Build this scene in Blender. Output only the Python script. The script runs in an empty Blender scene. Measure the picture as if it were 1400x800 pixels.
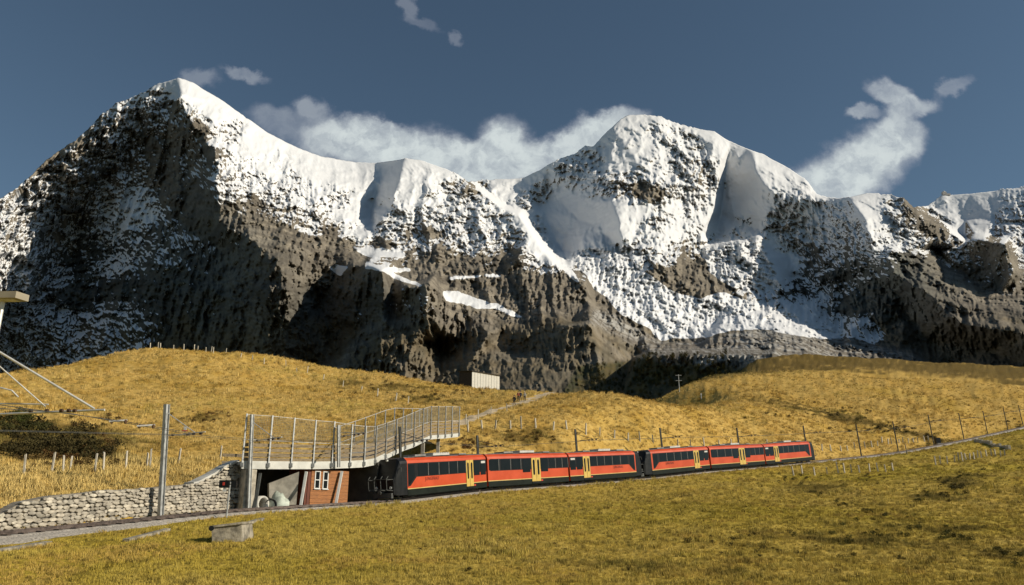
import bpy, math, random
import numpy as np
from mathutils import Vector, Matrix
from mathutils.geometry import delaunay_2d_cdt
R = math.radians
random.seed(7)
RNG = np.random.default_rng(11)
SC = bpy.context.scene
COL = SC.collection

# ------------------------------------------------------------------ camera, light, exposure
F = 1080.0                      # focal length in pixels of the 1400 px wide photograph
PITCH = R(17.0)
CP, SP = math.cos(PITCH), math.sin(PITCH)
cam = bpy.data.objects.new('camera', bpy.data.cameras.new('camera'))
COL.objects.link(cam)
cam.rotation_euler = (R(90) + PITCH, 0, 0)
cam.data.sensor_width = 36
cam.data.lens = 36 * F / 1400
cam.data.clip_start = 0.5
cam.data.clip_end = 30000
SC.camera = cam
SUN_AZ, SUN_EL = R(103), R(28)  # measured clockwise from the view direction (+Y)
SUN = Vector((math.sin(SUN_AZ) * math.cos(SUN_EL), math.cos(SUN_AZ) * math.cos(SUN_EL), math.sin(SUN_EL)))
sun = bpy.data.objects.new('sun', bpy.data.lights.new('sun', 'SUN'))
COL.objects.link(sun)
sun.data.energy = 4.6
sun.data.angle = R(0.5)
sun.data.color = (1.0, 0.90, 0.74)
sun.rotation_euler = (-SUN).to_track_quat('-Z', 'Y').to_euler()
sun.location = SUN * 200
SC.view_settings.view_transform = 'Standard'
SC.view_settings.look = 'None'
SC.view_settings.exposure = 0.0
SC.view_settings.gamma = 1.0
SC.render.engine = 'CYCLES'
SC.cycles.use_denoising = True
SC.cycles.max_bounces = 4
SC.cycles.diffuse_bounces = 1
SC.cycles.glossy_bounces = 2
SC.cycles.transparent_max_bounces = 6

# ------------------------------------------------------------------ node helper
class NT:
    def __init__(s, tree): s.t = tree; s.n = tree.nodes; s.l = tree.links
    def put(s, sock, v):
        if isinstance(v, bpy.types.NodeSocket): s.l.new(v, sock)
        elif v is not None: sock.default_value = v
    def math(s, op, a, b=None, c=None, clamp=False):
        n = s.n.new('ShaderNodeMath'); n.operation = op; n.use_clamp = clamp
        for i, v in enumerate((a, b, c)): s.put(n.inputs[i], v)
        return n.outputs[0]
    def vmath(s, op, a, b=None, scale=None):
        n = s.n.new('ShaderNodeVectorMath'); n.operation = op
        s.put(n.inputs[0], a)
        if b is not None: s.put(n.inputs[1], b)
        if scale is not None: s.put(n.inputs['Scale'], scale)
        return n.outputs['Value'] if op in ('DOT_PRODUCT', 'LENGTH') else n.outputs[0]
    def noise(s, vec, scale, detail=4, rough=0.55, dist=0.0, out='Fac'):
        n = s.n.new('ShaderNodeTexNoise'); s.put(n.inputs['Vector'], vec)
        n.inputs['Scale'].default_value = scale; n.inputs['Detail'].default_value = detail
        n.inputs['Roughness'].default_value = rough; n.inputs['Distortion'].default_value = dist
        return n.outputs[out]
    def mix(s, fac, a, b, mode='MIX'):
        n = s.n.new('ShaderNodeMix'); n.data_type = 'RGBA'; n.blend_type = mode; n.clamp_factor = True
        s.put(n.inputs[0], fac); s.put(n.inputs[6], a); s.put(n.inputs[7], b)
        return n.outputs[2]
    def ramp(s, v, lo, hi, a=0.0, b=1.0, smooth=True):
        n = s.n.new('ShaderNodeMapRange'); n.interpolation_type = 'SMOOTHSTEP' if smooth else 'LINEAR'
        s.put(n.inputs[0], v)
        for i, x in enumerate((lo, hi, a, b)): s.put(n.inputs[i + 1], x)
        return n.outputs[0]
    def bump(s, h, strength, dist, normal=None):
        n = s.n.new('ShaderNodeBump'); n.inputs['Strength'].default_value = strength
        n.inputs['Distance'].default_value = dist; s.put(n.inputs['Height'], h)
        if normal is not None: s.put(n.inputs['Normal'], normal)
        return n.outputs[0]
    def sep(s, v):
        n = s.n.new('ShaderNodeSeparateXYZ'); s.put(n.inputs[0], v); return n.outputs
    def attr(s, name, kind='GEOMETRY'):
        n = s.n.new('ShaderNodeAttribute'); n.attribute_name = name; n.attribute_type = kind; return n
def c4(c): return (c[0], c[1], c[2], 1.0)

# ------------------------------------------------------------------ sky with clouds
world = bpy.data.worlds.new('World'); SC.world = world; world.use_nodes = True
world.cycles.sampling_method = 'MANUAL'; world.cycles.sample_map_resolution = 256
w = NT(world.node_tree)
for n in list(w.n): w.n.remove(n)
wo = w.n.new('ShaderNodeOutputWorld'); bg = w.n.new('ShaderNodeBackground')
sky = w.n.new('ShaderNodeTexSky'); sky.sky_type = 'NISHITA'; sky.sun_disc = False
sky.sun_elevation = SUN_EL; sky.sun_rotation = SUN_AZ
sky.altitude = 2000; sky.air_density = 1.25; sky.dust_density = 0.5; sky.ozone_density = 2.0
bg.inputs['Strength'].default_value = 0.06
tc = w.n.new('ShaderNodeTexCoord')
dirv = tc.outputs['Generated']
def gno(px, py):                # a photograph pixel as (x/y, z/y) of its direction
    a, b = (px - 700) / F, (400 - py) / F
    y = CP - b * SP
    return a / y, (SP + b * CP) / y
sx, sy_, sz = w.sep(dirv)
ysafe = w.math('MAXIMUM', sy_, 0.05)
gx, gz = w.math('DIVIDE', sx, ysafe), w.math('DIVIDE', sz, ysafe)
cv = w.n.new('ShaderNodeCombineXYZ'); w.put(cv.inputs[0], gx); w.put(cv.inputs[1], gz)
q = cv.outputs[0]
warp1 = w.vmath('SUBTRACT', w.noise(q, 9.0, 2, 0.6, out='Color'), (0.5, 0.5, 0.5))
warp2 = w.vmath('SUBTRACT', w.noise(q, 38.0, 4, 0.62, out='Color'), (0.5, 0.5, 0.5))
qw = w.vmath('ADD', q, w.vmath('ADD', w.vmath('SCALE', warp1, scale=0.05), w.vmath('SCALE', warp2, scale=0.030)))
# (px, py, half width, half height, tilt deg, density)
CLOUDS = [(545, 205, 110, 34, 10, 1.0), (480, 190, 60, 26, 0, 0.8), (620, 225, 90, 30, 12, 1.0), (520, 178, 45, 18, 15, .75), (425, 152, 22, 16, 20, .5),
          (380, 172, 40, 20, 20, .4), (690, 205, 34, 42, 0, 1.0), (665, 225, 60, 30, 0, 1.0), (790, 192, 60, 24, -22, .95), (840, 170, 42, 16, -18, .8), (745, 215, 50, 26, -15, .85),
          (330, 103, 30, 8, 14, .42), (265, 108, 24, 12, 0, .35), (555, 12, 10, 16, -20, .3), (575, 36, 24, 7, 25, .24), (622, 53, 11, 7, 30, .3),
          (1150, 245, 60, 40, -28, 1.0), (1195, 215, 52, 36, -30, .95), (1230, 185, 32, 30, 15, .8), (1120, 262, 40, 26, 0, .9),
          (1225, 130, 30, 18, 30, .72), (1250, 148, 34, 13, -12, .7), (1178, 154, 20, 9, -4, .62), (1305, 118, 22, 11, -38, .42)]
mask = None
for (px, py, hw, hh, tilt, dens) in CLOUDS:
    cx, cz = gno(px, py)
    k = (gno(px + 10, py)[0] - gno(px - 10, py)[0]) / 20
    m = w.n.new('ShaderNodeMapping'); m.vector_type = 'TEXTURE'
    m.inputs['Location'].default_value = (cx, cz, 0); m.inputs['Rotation'].default_value = (0, 0, -R(tilt))
    m.inputs['Scale'].default_value = (hw * k * 1.5, hh * k * 1.5, 1)
    w.put(m.inputs['Vector'], qw)
    e = w.vmath('LENGTH', m.outputs[0])
    v = w.ramp(e, 1.0, 0.45, 0.0, dens)
    mask = v if mask is None else w.math('SUBTRACT', w.math('ADD', mask, v), w.math('MULTIPLY', mask, v))
front = w.ramp(sy_, 0.2, 0.3)
mask = w.math('MULTIPLY', mask, front)
tex = w.noise(qw, 30.0, 4, 0.6)
mask = w.math('MULTIPLY', mask, w.ramp(tex, 0.2, 0.6, 0.72, 1.0))
skyc = w.n.new('ShaderNodeHueSaturation'); skyc.inputs['Saturation'].default_value = 0.92
w.put(skyc.inputs['Color'], sky.outputs[0])
ccol = w.mix(w.ramp(tex, 0.3, 0.7), c4((8.6, 9.6, 10.0)), c4((10.8, 11.8, 11.8)))
ccol = w.mix(mask, c4((5.6, 5.8, 7.2)), ccol)
fin = w.mix(mask, w.mix(1.0, skyc.outputs[0], c4((.95, 1.06, 1.03)), 'MULTIPLY'), ccol)
w.l.new(fin, bg.inputs['Color']); w.l.new(bg.outputs[0], wo.inputs['Surface'])

# ------------------------------------------------------------------ numeric helpers
PERM = np.random.default_rng(3).permutation(256); PERM = np.concatenate([PERM, PERM, PERM])
G3 = np.random.default_rng(5).normal(size=(256, 3)); G3 /= np.linalg.norm(G3, axis=1)[:, None]
def perlin(x, y, z):
    xi, yi, zi = np.floor(x), np.floor(y), np.floor(z)
    fx, fy, fz = x - xi, y - yi, z - zi
    xi, yi, zi = xi.astype(np.int64) & 255, yi.astype(np.int64) & 255, zi.astype(np.int64) & 255
    ux, uy, uz = [t * t * t * (t * (t * 6 - 15) + 10) for t in (fx, fy, fz)]
    def g(dx, dy, dz):
        h = G3[PERM[PERM[PERM[xi + dx] + yi + dy] + zi + dz]]
        return h[..., 0] * (fx - dx) + h[..., 1] * (fy - dy) + h[..., 2] * (fz - dz)
    def lx(dy, dz): a = g(0, dy, dz); return a + ux * (g(1, dy, dz) - a)
    a0, a1 = lx(0, 0), lx(1, 0); b0, b1 = lx(0, 1), lx(1, 1)
    a = a0 + uy * (a1 - a0); b = b0 + uy * (b1 - b0)
    return (a + uz * (b - a)) * 1.5
def fbm(x, y, z, o=5, gain=.5, lac=2.03):
    s = 0; a = 1.0
    for i in range(o):
        s = s + a * perlin(x + 17.3 * i, y - 9.1 * i, z + 3.7 * i); x, y, z = x * lac, y * lac, z * lac; a *= gain
    return s
def ridged(x, y, z, o=6, gain=.5, lac=2.07):
    s = 0; a = 1.0; wgt = 1.0
    for i in range(o):
        n = 1 - np.abs(perlin(x + 11.3 * i, y + 5.1 * i, z - 7.7 * i)) * 1.6
        n = np.clip(n, 0, 1) ** 2 * wgt
        s = s + a * n; wgt = np.clip(n * 1.6, .25, 1); x, y, z = x * lac, y * lac, z * lac; a *= gain
    return s - 0.9
def sstep(a, b, x):
    t = np.clip((x - a) / (b - a), 0, 1); return t * t * (3 - 2 * t)
def gblur(a, sig, axis):
    r = max(1, int(sig * 3)); k = np.exp(-.5 * (np.arange(-r, r + 1) / sig) ** 2); k /= k.sum()
    p = [(0, 0)] * a.ndim; p[axis] = (r, r); b = np.pad(a, p, mode='edge'); out = 0
    for i in range(2 * r + 1):
        sl = [slice(None)] * a.ndim; sl[axis] = slice(i, i + a.shape[axis]); out = out + k[i] * b[tuple(sl)]
    return out
def blur2(a, s): return gblur(gblur(a, s, 0), s, 1)
def tin_raster(pts, edges, x0, y0, st, nx, ny):
    """constrained triangulation of (x, y, value) control points, sampled on a raster"""
    vs = [Vector((p[0], p[1])) for p in pts]
    ov, oe, of, ovm, _, _ = delaunay_2d_cdt(vs, edges, [], 0, 1e-4, True)
    val = []
    P2 = np.array([(p[0], p[1]) for p in pts]); PV = np.array([p[2] for p in pts])
    for v, o in zip(ov, ovm):
        if o: val.append(pts[o[0]][2])
        else:
            d = np.hypot(P2[:, 0] - v.x, P2[:, 1] - v.y); k = np.argsort(d)[:3]; ww = 1 / (d[k] + 1e-6)
            val.append(float((PV[k] * ww).sum() / ww.sum()))
    out = np.full((ny, nx), np.nan)
    X, Y = x0 + st[0] * np.arange(nx), y0 + st[1] * np.arange(ny)
    for f in of:
        for t in range(1, len(f) - 1):
            a, b, c = ov[f[0]], ov[f[t]], ov[f[t + 1]]; va, vb, vc = val[f[0]], val[f[t]], val[f[t + 1]]
            i0 = max(0, int(math.ceil((min(a.x, b.x, c.x) - x0) / st[0] - 1e-6))); i1 = min(nx - 1, int(math.floor((max(a.x, b.x, c.x) - x0) / st[0] + 1e-6)))
            j0 = max(0, int(math.ceil((min(a.y, b.y, c.y) - y0) / st[1] - 1e-6))); j1 = min(ny - 1, int(math.floor((max(a.y, b.y, c.y) - y0) / st[1] + 1e-6)))
            if i1 < i0 or j1 < j0: continue
            gx_, gy_ = np.meshgrid(X[i0:i1 + 1], Y[j0:j1 + 1])
            den = (b.y - c.y) * (a.x - c.x) + (c.x - b.x) * (a.y - c.y)
            if abs(den) < 1e-12: continue
            l1 = ((b.y - c.y) * (gx_ - c.x) + (c.x - b.x) * (gy_ - c.y)) / den
            l2 = ((c.y - a.y) * (gx_ - c.x) + (a.x - c.x) * (gy_ - c.y)) / den
            l3 = 1 - l1 - l2
            m = (l1 >= -1e-6) & (l2 >= -1e-6) & (l3 >= -1e-6)
            sub = out[j0:j1 + 1, i0:i1 + 1]; sub[m] = (l1 * va + l2 * vb + l3 * vc)[m]
    if np.isnan(out).any():
        bad = np.argwhere(np.isnan(out))
        for j, i in bad:
            d = np.hypot(P2[:, 0] - X[i], P2[:, 1] - Y[j]); out[j, i] = PV[d.argmin()]
    return out
def bil(img, fx, fy):
    ny, nx = img.shape; fx = np.clip(fx, 0, nx - 1.001); fy = np.clip(fy, 0, ny - 1.001)
    i, j = fx.astype(int), fy.astype(int); u, v = fx - i, fy - j
    return (img[j, i] * (1 - u) + img[j, i + 1] * u) * (1 - v) + (img[j + 1, i] * (1 - u) + img[j + 1, i + 1] * u) * v
def in_poly(poly, X, Y):
    m = np.zeros(X.shape, bool); n = len(poly)
    for i in range(n):
        x1, y1 = poly[i]; x2, y2 = poly[(i + 1) % n]
        if y1 == y2: continue
        c = ((y1 > Y) != (y2 > Y)) & (X < (x2 - x1) * (Y - y1) / (y2 - y1) + x1); m ^= c
    return m
def P(px, py, d):               # a pixel and a depth along the camera axis -> point
    a, b = (px - 700) / F, (400 - py) / F
    return Vector((d * a, d * (CP - b * SP), d * (SP + b * CP)))
def proj(p):
    d = p[1] * CP + p[2] * SP
    return 700 + F * p[0] / d, 400 - F * (p[2] * CP - p[1] * SP) / d, d

# ------------------------------------------------------------------ mesh helpers
def new_mesh(name, V, Fc, mats, smooth=False):
    me = bpy.data.meshes.new(name)
    V = np.asarray(V, np.float32)
    if isinstance(Fc, np.ndarray):
        n, k = Fc.shape
        me.vertices.add(len(V)); me.vertices.foreach_set('co', V.ravel())
        me.loops.add(n * k); me.loops.foreach_set('vertex_index', Fc.ravel().astype(np.int32))
        me.polygons.add(n); me.polygons.foreach_set('loop_start', np.arange(0, n * k, k, dtype=np.int32))
        me.polygons.foreach_set('loop_total', np.full(n, k, np.int32))
        if smooth: me.polygons.foreach_set('use_smooth', np.ones(n, bool))
        me.update(calc_edges=True)
    else:
        me.from_pydata([tuple(v) for v in V], [], Fc); me.update()
        if smooth: me.polygons.foreach_set('use_smooth', np.ones(len(me.polygons), bool))
    for m in (mats if isinstance(mats, (list, tuple)) else [mats]): me.materials.append(m)
    return me
def link(name, data, parent=None, loc=None):
    o = bpy.data.objects.new(name, data); COL.objects.link(o)
    if loc is not None: o.location = loc
    if parent is not None: set_parent(o, parent)
    return o
def wmat(o):
    m = o.matrix_basis.copy()
    return wmat(o.parent) @ o.matrix_parent_inverse @ m if o.parent else m
def set_parent(o, p): o.parent = p; o.matrix_parent_inverse = wmat(p).inverted()
def tag(o, label=None, cat=None, group=None, kind=None):
    if label: o['label'] = label
    if cat: o['category'] = cat
    if group: o['group'] = group
    if kind: o['kind'] = kind
    return o
def thing(name, loc, label, cat, group=None):
    o = link(name, None, loc=loc); o.empty_display_size = .3
    return tag(o, label, cat, group)
def color_attr(me, name, rgba):
    a = me.color_attributes.new(name, 'FLOAT_COLOR', 'POINT'); a.data.foreach_set('color', np.asarray(rgba, np.float32).ravel())
class MB:
    """collects shapes, builds one mesh object"""
    def __init__(s, M=None): s.V = []; s.F = []; s.M = M
    def add(s, vs, fs):
        k = len(s.V)
        s.V += [(s.M @ Vector(v)) if s.M else Vector(v) for v in vs]; s.F += [tuple(i + k for i in f) for f in fs]; return s
    def box(s, c, d, rot=None):
        x, y, z = d[0] / 2, d[1] / 2, d[2] / 2
        vs = [Vector((a * x, b * y, e * z)) for e in (-1, 1) for a, b in ((-1, -1), (1, -1), (1, 1), (-1, 1))]
        if rot is not None: vs = [rot @ v for v in vs]
        return s.add([v + Vector(c) for v in vs], [(3, 2, 1, 0), (4, 5, 6, 7), (0, 1, 5, 4), (1, 2, 6, 5), (2, 3, 7, 6), (3, 0, 4, 7)])
    def span(s, a, b, wd, ht, up=Vector((0, 0, 1))):
        """box between two points, wd across, ht along up, centred"""
        a, b = Vector(a), Vector(b); x = (b - a); L = x.length; x.normalize(); y = up.cross(x).normalized(); z = x.cross(y)
        return s.box((a + b) / 2, (L, wd, ht), Matrix((x, y, z)).transposed())
    def tube(s, a, b, r, n=6, r2=None, cap=True):
        a, b = Vector(a), Vector(b); x = (b - a).normalized(); t = Vector((0, 0, 1)) if abs(x.z) < .9 else Vector((1, 0, 0))
        u = x.cross(t).normalized(); v = x.cross(u); r2 = r if r2 is None else r2
        vs = [a + (u * math.cos(2 * math.pi * i / n) + v * math.sin(2 * math.pi * i / n)) * r for i in range(n)]
        vs += [b + (u * math.cos(2 * math.pi * i / n) + v * math.sin(2 * math.pi * i / n)) * r2 for i in range(n)]
        fs = [(i, (i + 1) % n, n + (i + 1) % n, n + i) for i in range(n)]
        if cap: fs += [tuple(range(n - 1, -1, -1)), tuple(range(n, 2 * n))]
        return s.add(vs, fs)
    def path(s, pts, r, n=5):
        for a, b in zip(pts[:-1], pts[1:]): s.tube(a, b, r, n)
        return s
    def prism(s, poly, d):
        """closed polygon of 3-D points extruded by vector d"""
        n = len(poly); d = Vector(d); vs = [Vector(p) for p in poly] + [Vector(p) + d for p in poly]
        return s.add(vs, [tuple(range(n)), tuple(range(2 * n - 1, n - 1, -1))] + [(i, n + i, n + (i + 1) % n, (i + 1) % n) for i in range(n)])
    def build(s, name, mats, parent=None, smooth=False):
        A = np.array([tuple(v) for v in s.V]); lo, hi = A.min(0), A.max(0)
        o0 = np.array([(lo[0] + hi[0]) / 2, (lo[1] + hi[1]) / 2, lo[2]])
        me = new_mesh(name, A - o0, s.F, mats, smooth)
        return link(name, me, parent, loc=tuple(o0))
def mat(name, col, rough=.7, var=.25, scale=3.0, col2=None, metal=0.0, bump=0.0, bscale=None, stretch=None, spec=None):
    """principled material with noise-driven colour variation"""
    m = bpy.data.materials.new(name); m.use_nodes = True; k = NT(m.node_tree); b = m.node_tree.nodes['Principled BSDF']
    tcn = k.n.new('ShaderNodeNewGeometry').outputs['Position']
    if stretch: tcn = k.vmath('MULTIPLY', tcn, stretch)
    n1 = k.noise(tcn, scale, 5, .6)
    c2 = col2 or tuple(x * (1 - var) for x in col); c1 = col if col2 else tuple(min(1, x * (1 + var * .6)) for x in col)
    k.put(b.inputs['Base Color'], k.mix(k.ramp(n1, .32, .68), c4(c2), c4(c1)))
    b.inputs['Metallic'].default_value = metal
    k.put(b.inputs['Roughness'], k.ramp(n1, .2, .8, max(0, rough - .08), min(1, rough + .08)))
    if spec is not None: b.inputs['Specular IOR Level'].default_value = spec
    if bump:
        k.put(b.inputs['Normal'], k.bump(k.noise(tcn, bscale or scale * 4, 4, .6), .6, bump))
    return m

# ------------------------------------------------------------------ mountains
SKYL = [(-140,345,2.8),(-60,305,2.9),(0,272,3.0),(31,251,3.08),(63,219,3.14),(95,198,3.2),(115,182,3.24),(136,159,3.27),(157,143,3.28),(178,134,3.27),(210,118,3.24),(244,106,3.2),
        (262,112,3.25),(283,125,3.3),(299,134,3.33),(321,150,3.36),(343,165,3.4),(365,181,3.44),(390,194,3.47),(415,205,3.52),(437,213,3.56),(469,219,3.62),(487,222,3.65),(513,223,3.62),(538,220,3.45),
        (554,216,3.35),(579,220,3.35),(601,228,3.33),(623,236,3.3),(641,248,3.27),(646,247,4.1),(673,245,4.1),(714,244,4.1),(738,232,4.05),(768,215,4.0),(787,210,4.0),(802,200,3.97),
        (812,198,3.95),(831,179,3.93),(850,162,3.98),(860,157,4.0),(880,157,4.02),(904,159,4.05),(924,168,4.08),(953,176,4.1),(977,180,4.12),(997,193,4.12),(1021,203,4.1),(1041,210,4.05),
        (1070,225,3.95),(1100,244,3.85),(1116,264,3.75),(1131,271,3.6),(1161,270,3.4),(1184,264.5,3.4),(1202,264,3.38),(1221,267.5,3.3),(1236,270.5,3.22),(1249,283.6,3.15),
        (1253,283,4.5),(1270,281,4.55),(1277,274,4.55),(1288,266,4.55),(1300,267,4.55),(1326,265,4.5),(1356,262,4.45),(1400,255,4.3),(1450,245,4.2),(1540,230,4.1)]
LINES = [  # crests, edges and gully lines as (px, py, distance in km)
 # edge between the shaded north wall and the lit flank of the left peak
 [(244,106,3.2),(250,135,3.05),(262,165,2.92),(283,190,2.82),(297,215,2.7),(299,235,2.62),(294,250,2.58),(300,275,2.5),(304,300,2.42),(312,316,2.35),(340,322,2.25),(360,345,2.12),(383,362,1.98),(382,385,1.95),(365,398,1.9),(367,430,1.86),(370,470,1.8),(374,540,1.72)],
 # rib under the shaded wall
 [(383,362,1.98),(400,392,1.92),(398,430,1.85),(390,470,1.8)],
 # north wall, upper pillar
 [(235,140,3.12),(215,165,3.1),(200,190,3.12),(165,215,3.15)],
 [(165,205,3.1),(125,250,3.02),(80,285,2.96),(58,310,2.9),(50,345,2.8),(48,388,2.66),(20,405,2.58),(-20,425,2.5)],
 [(172,217,3.1),(133,260,3.03),(90,294,3.0),(68,316,2.97),(62,345,2.88),(58,392,2.74),(30,414,2.66),(0,436,2.58)],
 # central peak, left arete
 [(554,216,3.35),(548,240,3.14),(541,262,3.0),(537,285,2.9),(517,300,2.84),(512,322,2.72),(507,335,2.68)],
 [(536,226,3.45),(522,246,3.36),(508,280,3.22),(506,297,3.1),(510,308,2.95)],
 # central peak, right arete and what lies behind it
 [(641,248,3.27),(665,266,3.1),(688,285,2.9),(710,292,2.8),(725,315,2.65),(745,345,2.48),(770,370,2.32),(800,386,2.18),(806,412,2.08)],
 [(644,246,4.05),(668,263,3.95),(692,281,3.8),(714,288,3.65),(729,312,3.45),(750,342,3.1),(775,364,2.75),(806,380,2.5),(812,410,2.3)],
 # tower in front
 [(470,366,2.2),(480,363,2.16),(500,362,2.06),(523,370,1.86),(526,400,1.82),(527,440,1.76)],
 [(470,369,2.17),(452,392,2.2),(430,412,2.22)],
 [(533,398,2.0),(560,394,1.86),(585,386,1.72),(584,418,1.68),(590,440,1.62)],
 [(532,402,1.99),(530,430,1.88)],
 [(585,386,1.72),(601,398,1.8),(606,425,1.78)],
 # lower ridge with the dark band
 [(668,455,1.58),(660,470,1.55),(640,500,1.42)],
 [(600,472,1.78),(632,465,1.7),(668,455,1.58),(672,470,1.66)],
 [(690,452,1.76),(705,450,1.72),(740,450,1.62),(770,444,1.55),(808,442,1.48),(812,462,1.45)],
 # snow buttress of the middle peak
 [(838,175,3.88),(860,205,3.66),(880,230,3.5),(905,265,3.32),(925,300,3.2),(935,330,3.05)],
 [(830,215,3.72),(832,245,3.5),(836,270,3.35),(845,300,3.12),(850,325,2.98)],
 [(738,232,4.05),(741,262,3.9),(743,290,3.72),(755,320,3.55),(768,342,3.4)],
 [(985,225,3.75),(978,260,3.55),(975,290,3.38),(962,312,3.22),(946,335,3.05),(944,352,2.95)],
 [(992,222,4.0),(990,262,3.85),(984,295,3.66),(975,330,3.4)],
 [(1030,208,4.0),(1033,230,3.8),(1046,252,3.62),(1058,264,3.5),(1062,282,3.4),(1056,300,3.3),(1050,320,3.2)],
 [(1060,272,3.48),(1082,268,3.5),(1105,266,3.5),(1131,273,3.5)],
 # right ridge between lit slabs and shaded wall
 [(1161,270,3.4),(1172,284,3.2),(1185,300,3.02),(1192,330,2.82),(1198,352,2.68),(1218,352,2.58),(1226,372,2.42),(1240,386,2.3),(1262,396,2.12),(1282,412,1.98),(1300,432,1.82),(1318,442,1.72),(1350,447,1.6),(1400,456,1.45),(1540,480,1.3)],
 # rocky shoulder before the far snow ridge
 [(1249,283.6,3.15),(1268,300,3.08),(1292,312,3.0),(1318,330,2.92)],
 [(1252,281,4.4),(1272,297,4.3),(1296,309,4.2),(1321,327,4.0)],
 [(1283,343,3.0),(1308,341,2.85),(1330,326,2.7),(1345,325,2.62),(1356,330,2.56),(1376,331,2.42),(1380,348,2.36),(1388,372,2.28)],
 [(1322,328,3.6),(1332,321,3.7),(1346,320,3.75),(1358,325,3.7),(1379,327,3.5),(1384,345,3.2),(1392,370,2.9)],
 # hanging ice on the right of the middle peak
 [(958,341,3.05),(985,336,3.08),(1036,329,3.05),(1050,352,2.85),(1066,387,2.6),(1040,395,2.6),(1000,392,2.62),(972,372,2.78),(958,341,3.05)],
 # spur with shrubs in front
 [(872,492,1.0),(890,484,.95),(960,483,.82),(1035,483,.7),(1060,480,.68)],
 [(868,488,1.7),(890,480,1.6),(960,479,1.5),(1035,479,1.35),(1060,476,1.3)],
]
PTS = [(0,300,2.92),(-60,350,2.75),(0,360,2.76),(0,395,2.62),(0,500,2.5),(-140,420,2.5),(-140,520,2.4),(40,300,2.95),(100,350,2.98),(100,430,2.68),(100,497,2.48),(200,430,2.42),(200,485,2.25),(200,350,2.65),(200,250,3.0),
       (160,260,3.0),(250,300,2.72),(250,400,2.28),(300,400,2.12),(300,480,2.0),(335,380,2.1),(300,340,2.45),(230,200,3.05),(270,230,2.85),
       (330,200,3.05),(350,240,2.85),(380,230,3.1),(400,260,2.9),(340,290,2.52),(380,310,2.45),(420,290,2.7),(440,250,3.15),(470,270,3.1),(440,330,2.5),(420,380,2.15),(410,430,1.98),(420,470,1.9),(460,350,2.42),(480,320,2.7),(480,300,2.85),
       (490,250,3.3),(500,270,3.2),(490,338,2.62),(550,342,2.62),(550,352,2.5),(500,354,2.45),(515,345,2.55),(580,250,3.1),(600,275,2.95),(570,300,2.85),(600,320,2.72),(650,300,2.82),(680,330,2.66),(640,345,2.6),(580,345,2.58),(700,345,2.55),(560,330,2.7),
       (540,372,2.28),(575,385,2.18),(600,370,2.3),(650,370,2.35),(690,380,2.28),(720,360,2.42),(705,392,2.18),(650,395,2.18),(605,395,2.1),(650,412,2.0),(710,432,1.95),(620,415,1.92),(640,430,1.82),(740,400,2.1),(760,420,2.0),(780,440,1.85),(700,442,1.84),
       (637,362,2.36),(645,372,2.3),(640,385,2.24),(688,352,2.46),(707,352,2.34),(712,390,2.12),(690,378,2.3),
       (450,440,2.14),(450,490,2.0),(480,458,2.04),(480,500,1.68),(500,442,1.93),(520,470,1.6),(556,438,1.76),(560,470,1.5),(600,450,1.62),(550,515,1.38),(600,510,1.45),(620,490,1.6),(700,480,1.62),(700,505,1.3),(740,490,1.4),(780,480,1.38),(740,520,1.1),(770,515,1.12),(800,500,1.25),(690,530,1.1),
       (800,346,3.0),(850,342,2.98),(770,330,3.45),(790,300,3.55),(760,270,3.85),(820,310,3.3),(790,250,3.75),(800,225,3.85),(720,262,3.95),(700,260,4.0),(860,240,3.5),(860,275,3.25),(880,300,3.12),(880,330,2.95),(860,350,2.85),(900,350,2.8),(900,330,2.95),(925,360,2.75),
       (900,200,3.75),(920,230,3.58),(950,210,3.78),(950,260,3.48),(940,290,3.3),(960,230,3.65),(895,372,2.62),(905,390,2.5),(930,385,2.56),(930,405,2.42),(970,400,2.5),(975,410,2.42),
       (820,370,2.7),(820,400,2.42),(860,390,2.55),(880,420,2.3),(850,430,2.1),(905,467,1.95),(870,450,2.0),(830,450,1.8),(950,430,2.28),(1000,420,2.4),(1040,405,2.5),(1065,410,2.42),(1060,428,2.3),(1100,445,2.1),(1160,462,1.92),(1230,480,1.75),(950,468,1.95),(1050,478,1.8),(1150,490,1.6),(1240,494,1.5),(850,475,1.65),(910,474,1.7),
       (1010,240,3.95),(1010,280,3.68),(1020,310,3.45),(1000,328,3.3),(1035,270,3.6),(1070,250,3.7),(1090,255,3.65),(1070,300,3.4),(1100,300,3.42),(1130,300,3.35),(1150,300,3.25),(1100,340,3.2),(1080,350,3.15),(1060,345,3.1),(1085,375,2.95),(1090,400,2.75),(1120,370,2.95),(1150,350,2.95),(1170,340,2.88),(1150,400,2.65),(1120,420,2.55),(1180,390,2.6),(1180,420,2.4),(1150,445,2.35),(1200,455,2.15),(1220,400,2.42),(1240,430,2.32),(1260,465,2.12),(1300,470,1.95),(1300,500,1.8),(1400,500,1.45),(1350,480,1.75),
       (1200,300,3.05),(1220,330,2.85),(1240,300,3.0),(1250,340,2.75),(1230,360,2.6),(1280,330,2.85),(1290,380,2.35),(1320,400,2.1),(1350,430,1.75),(1290,345,2.8),(1300,365,2.75),(1340,360,2.7),(1340,390,2.6),(1370,400,2.4),(1400,420,2.1),(1400,380,2.7),(1395,345,3.4),(1400,300,3.8),(1360,300,4.1),(1320,300,4.3),(1290,290,4.4),(1540,400,2.6),
       (820,512,1.12),(850,540,.92),(900,548,.78),(880,515,.95),(930,515,.84),(960,530,.72),(1000,505,.72),(1035,500,.66),(1100,510,.62),(800,545,.98),(760,545,.95),
       (-140,600,2.5),(0,600,2.3),(200,600,1.9),(374,600,1.55),(550,600,1.1),(700,600,.85),(850,600,.7),(1000,600,.58),(1100,600,.55),(1200,600,.75),(1400,600,1.0),(1540,600,1.0),(1200,520,1.1),(1300,530,1.2),(1540,520,1.15)]
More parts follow.
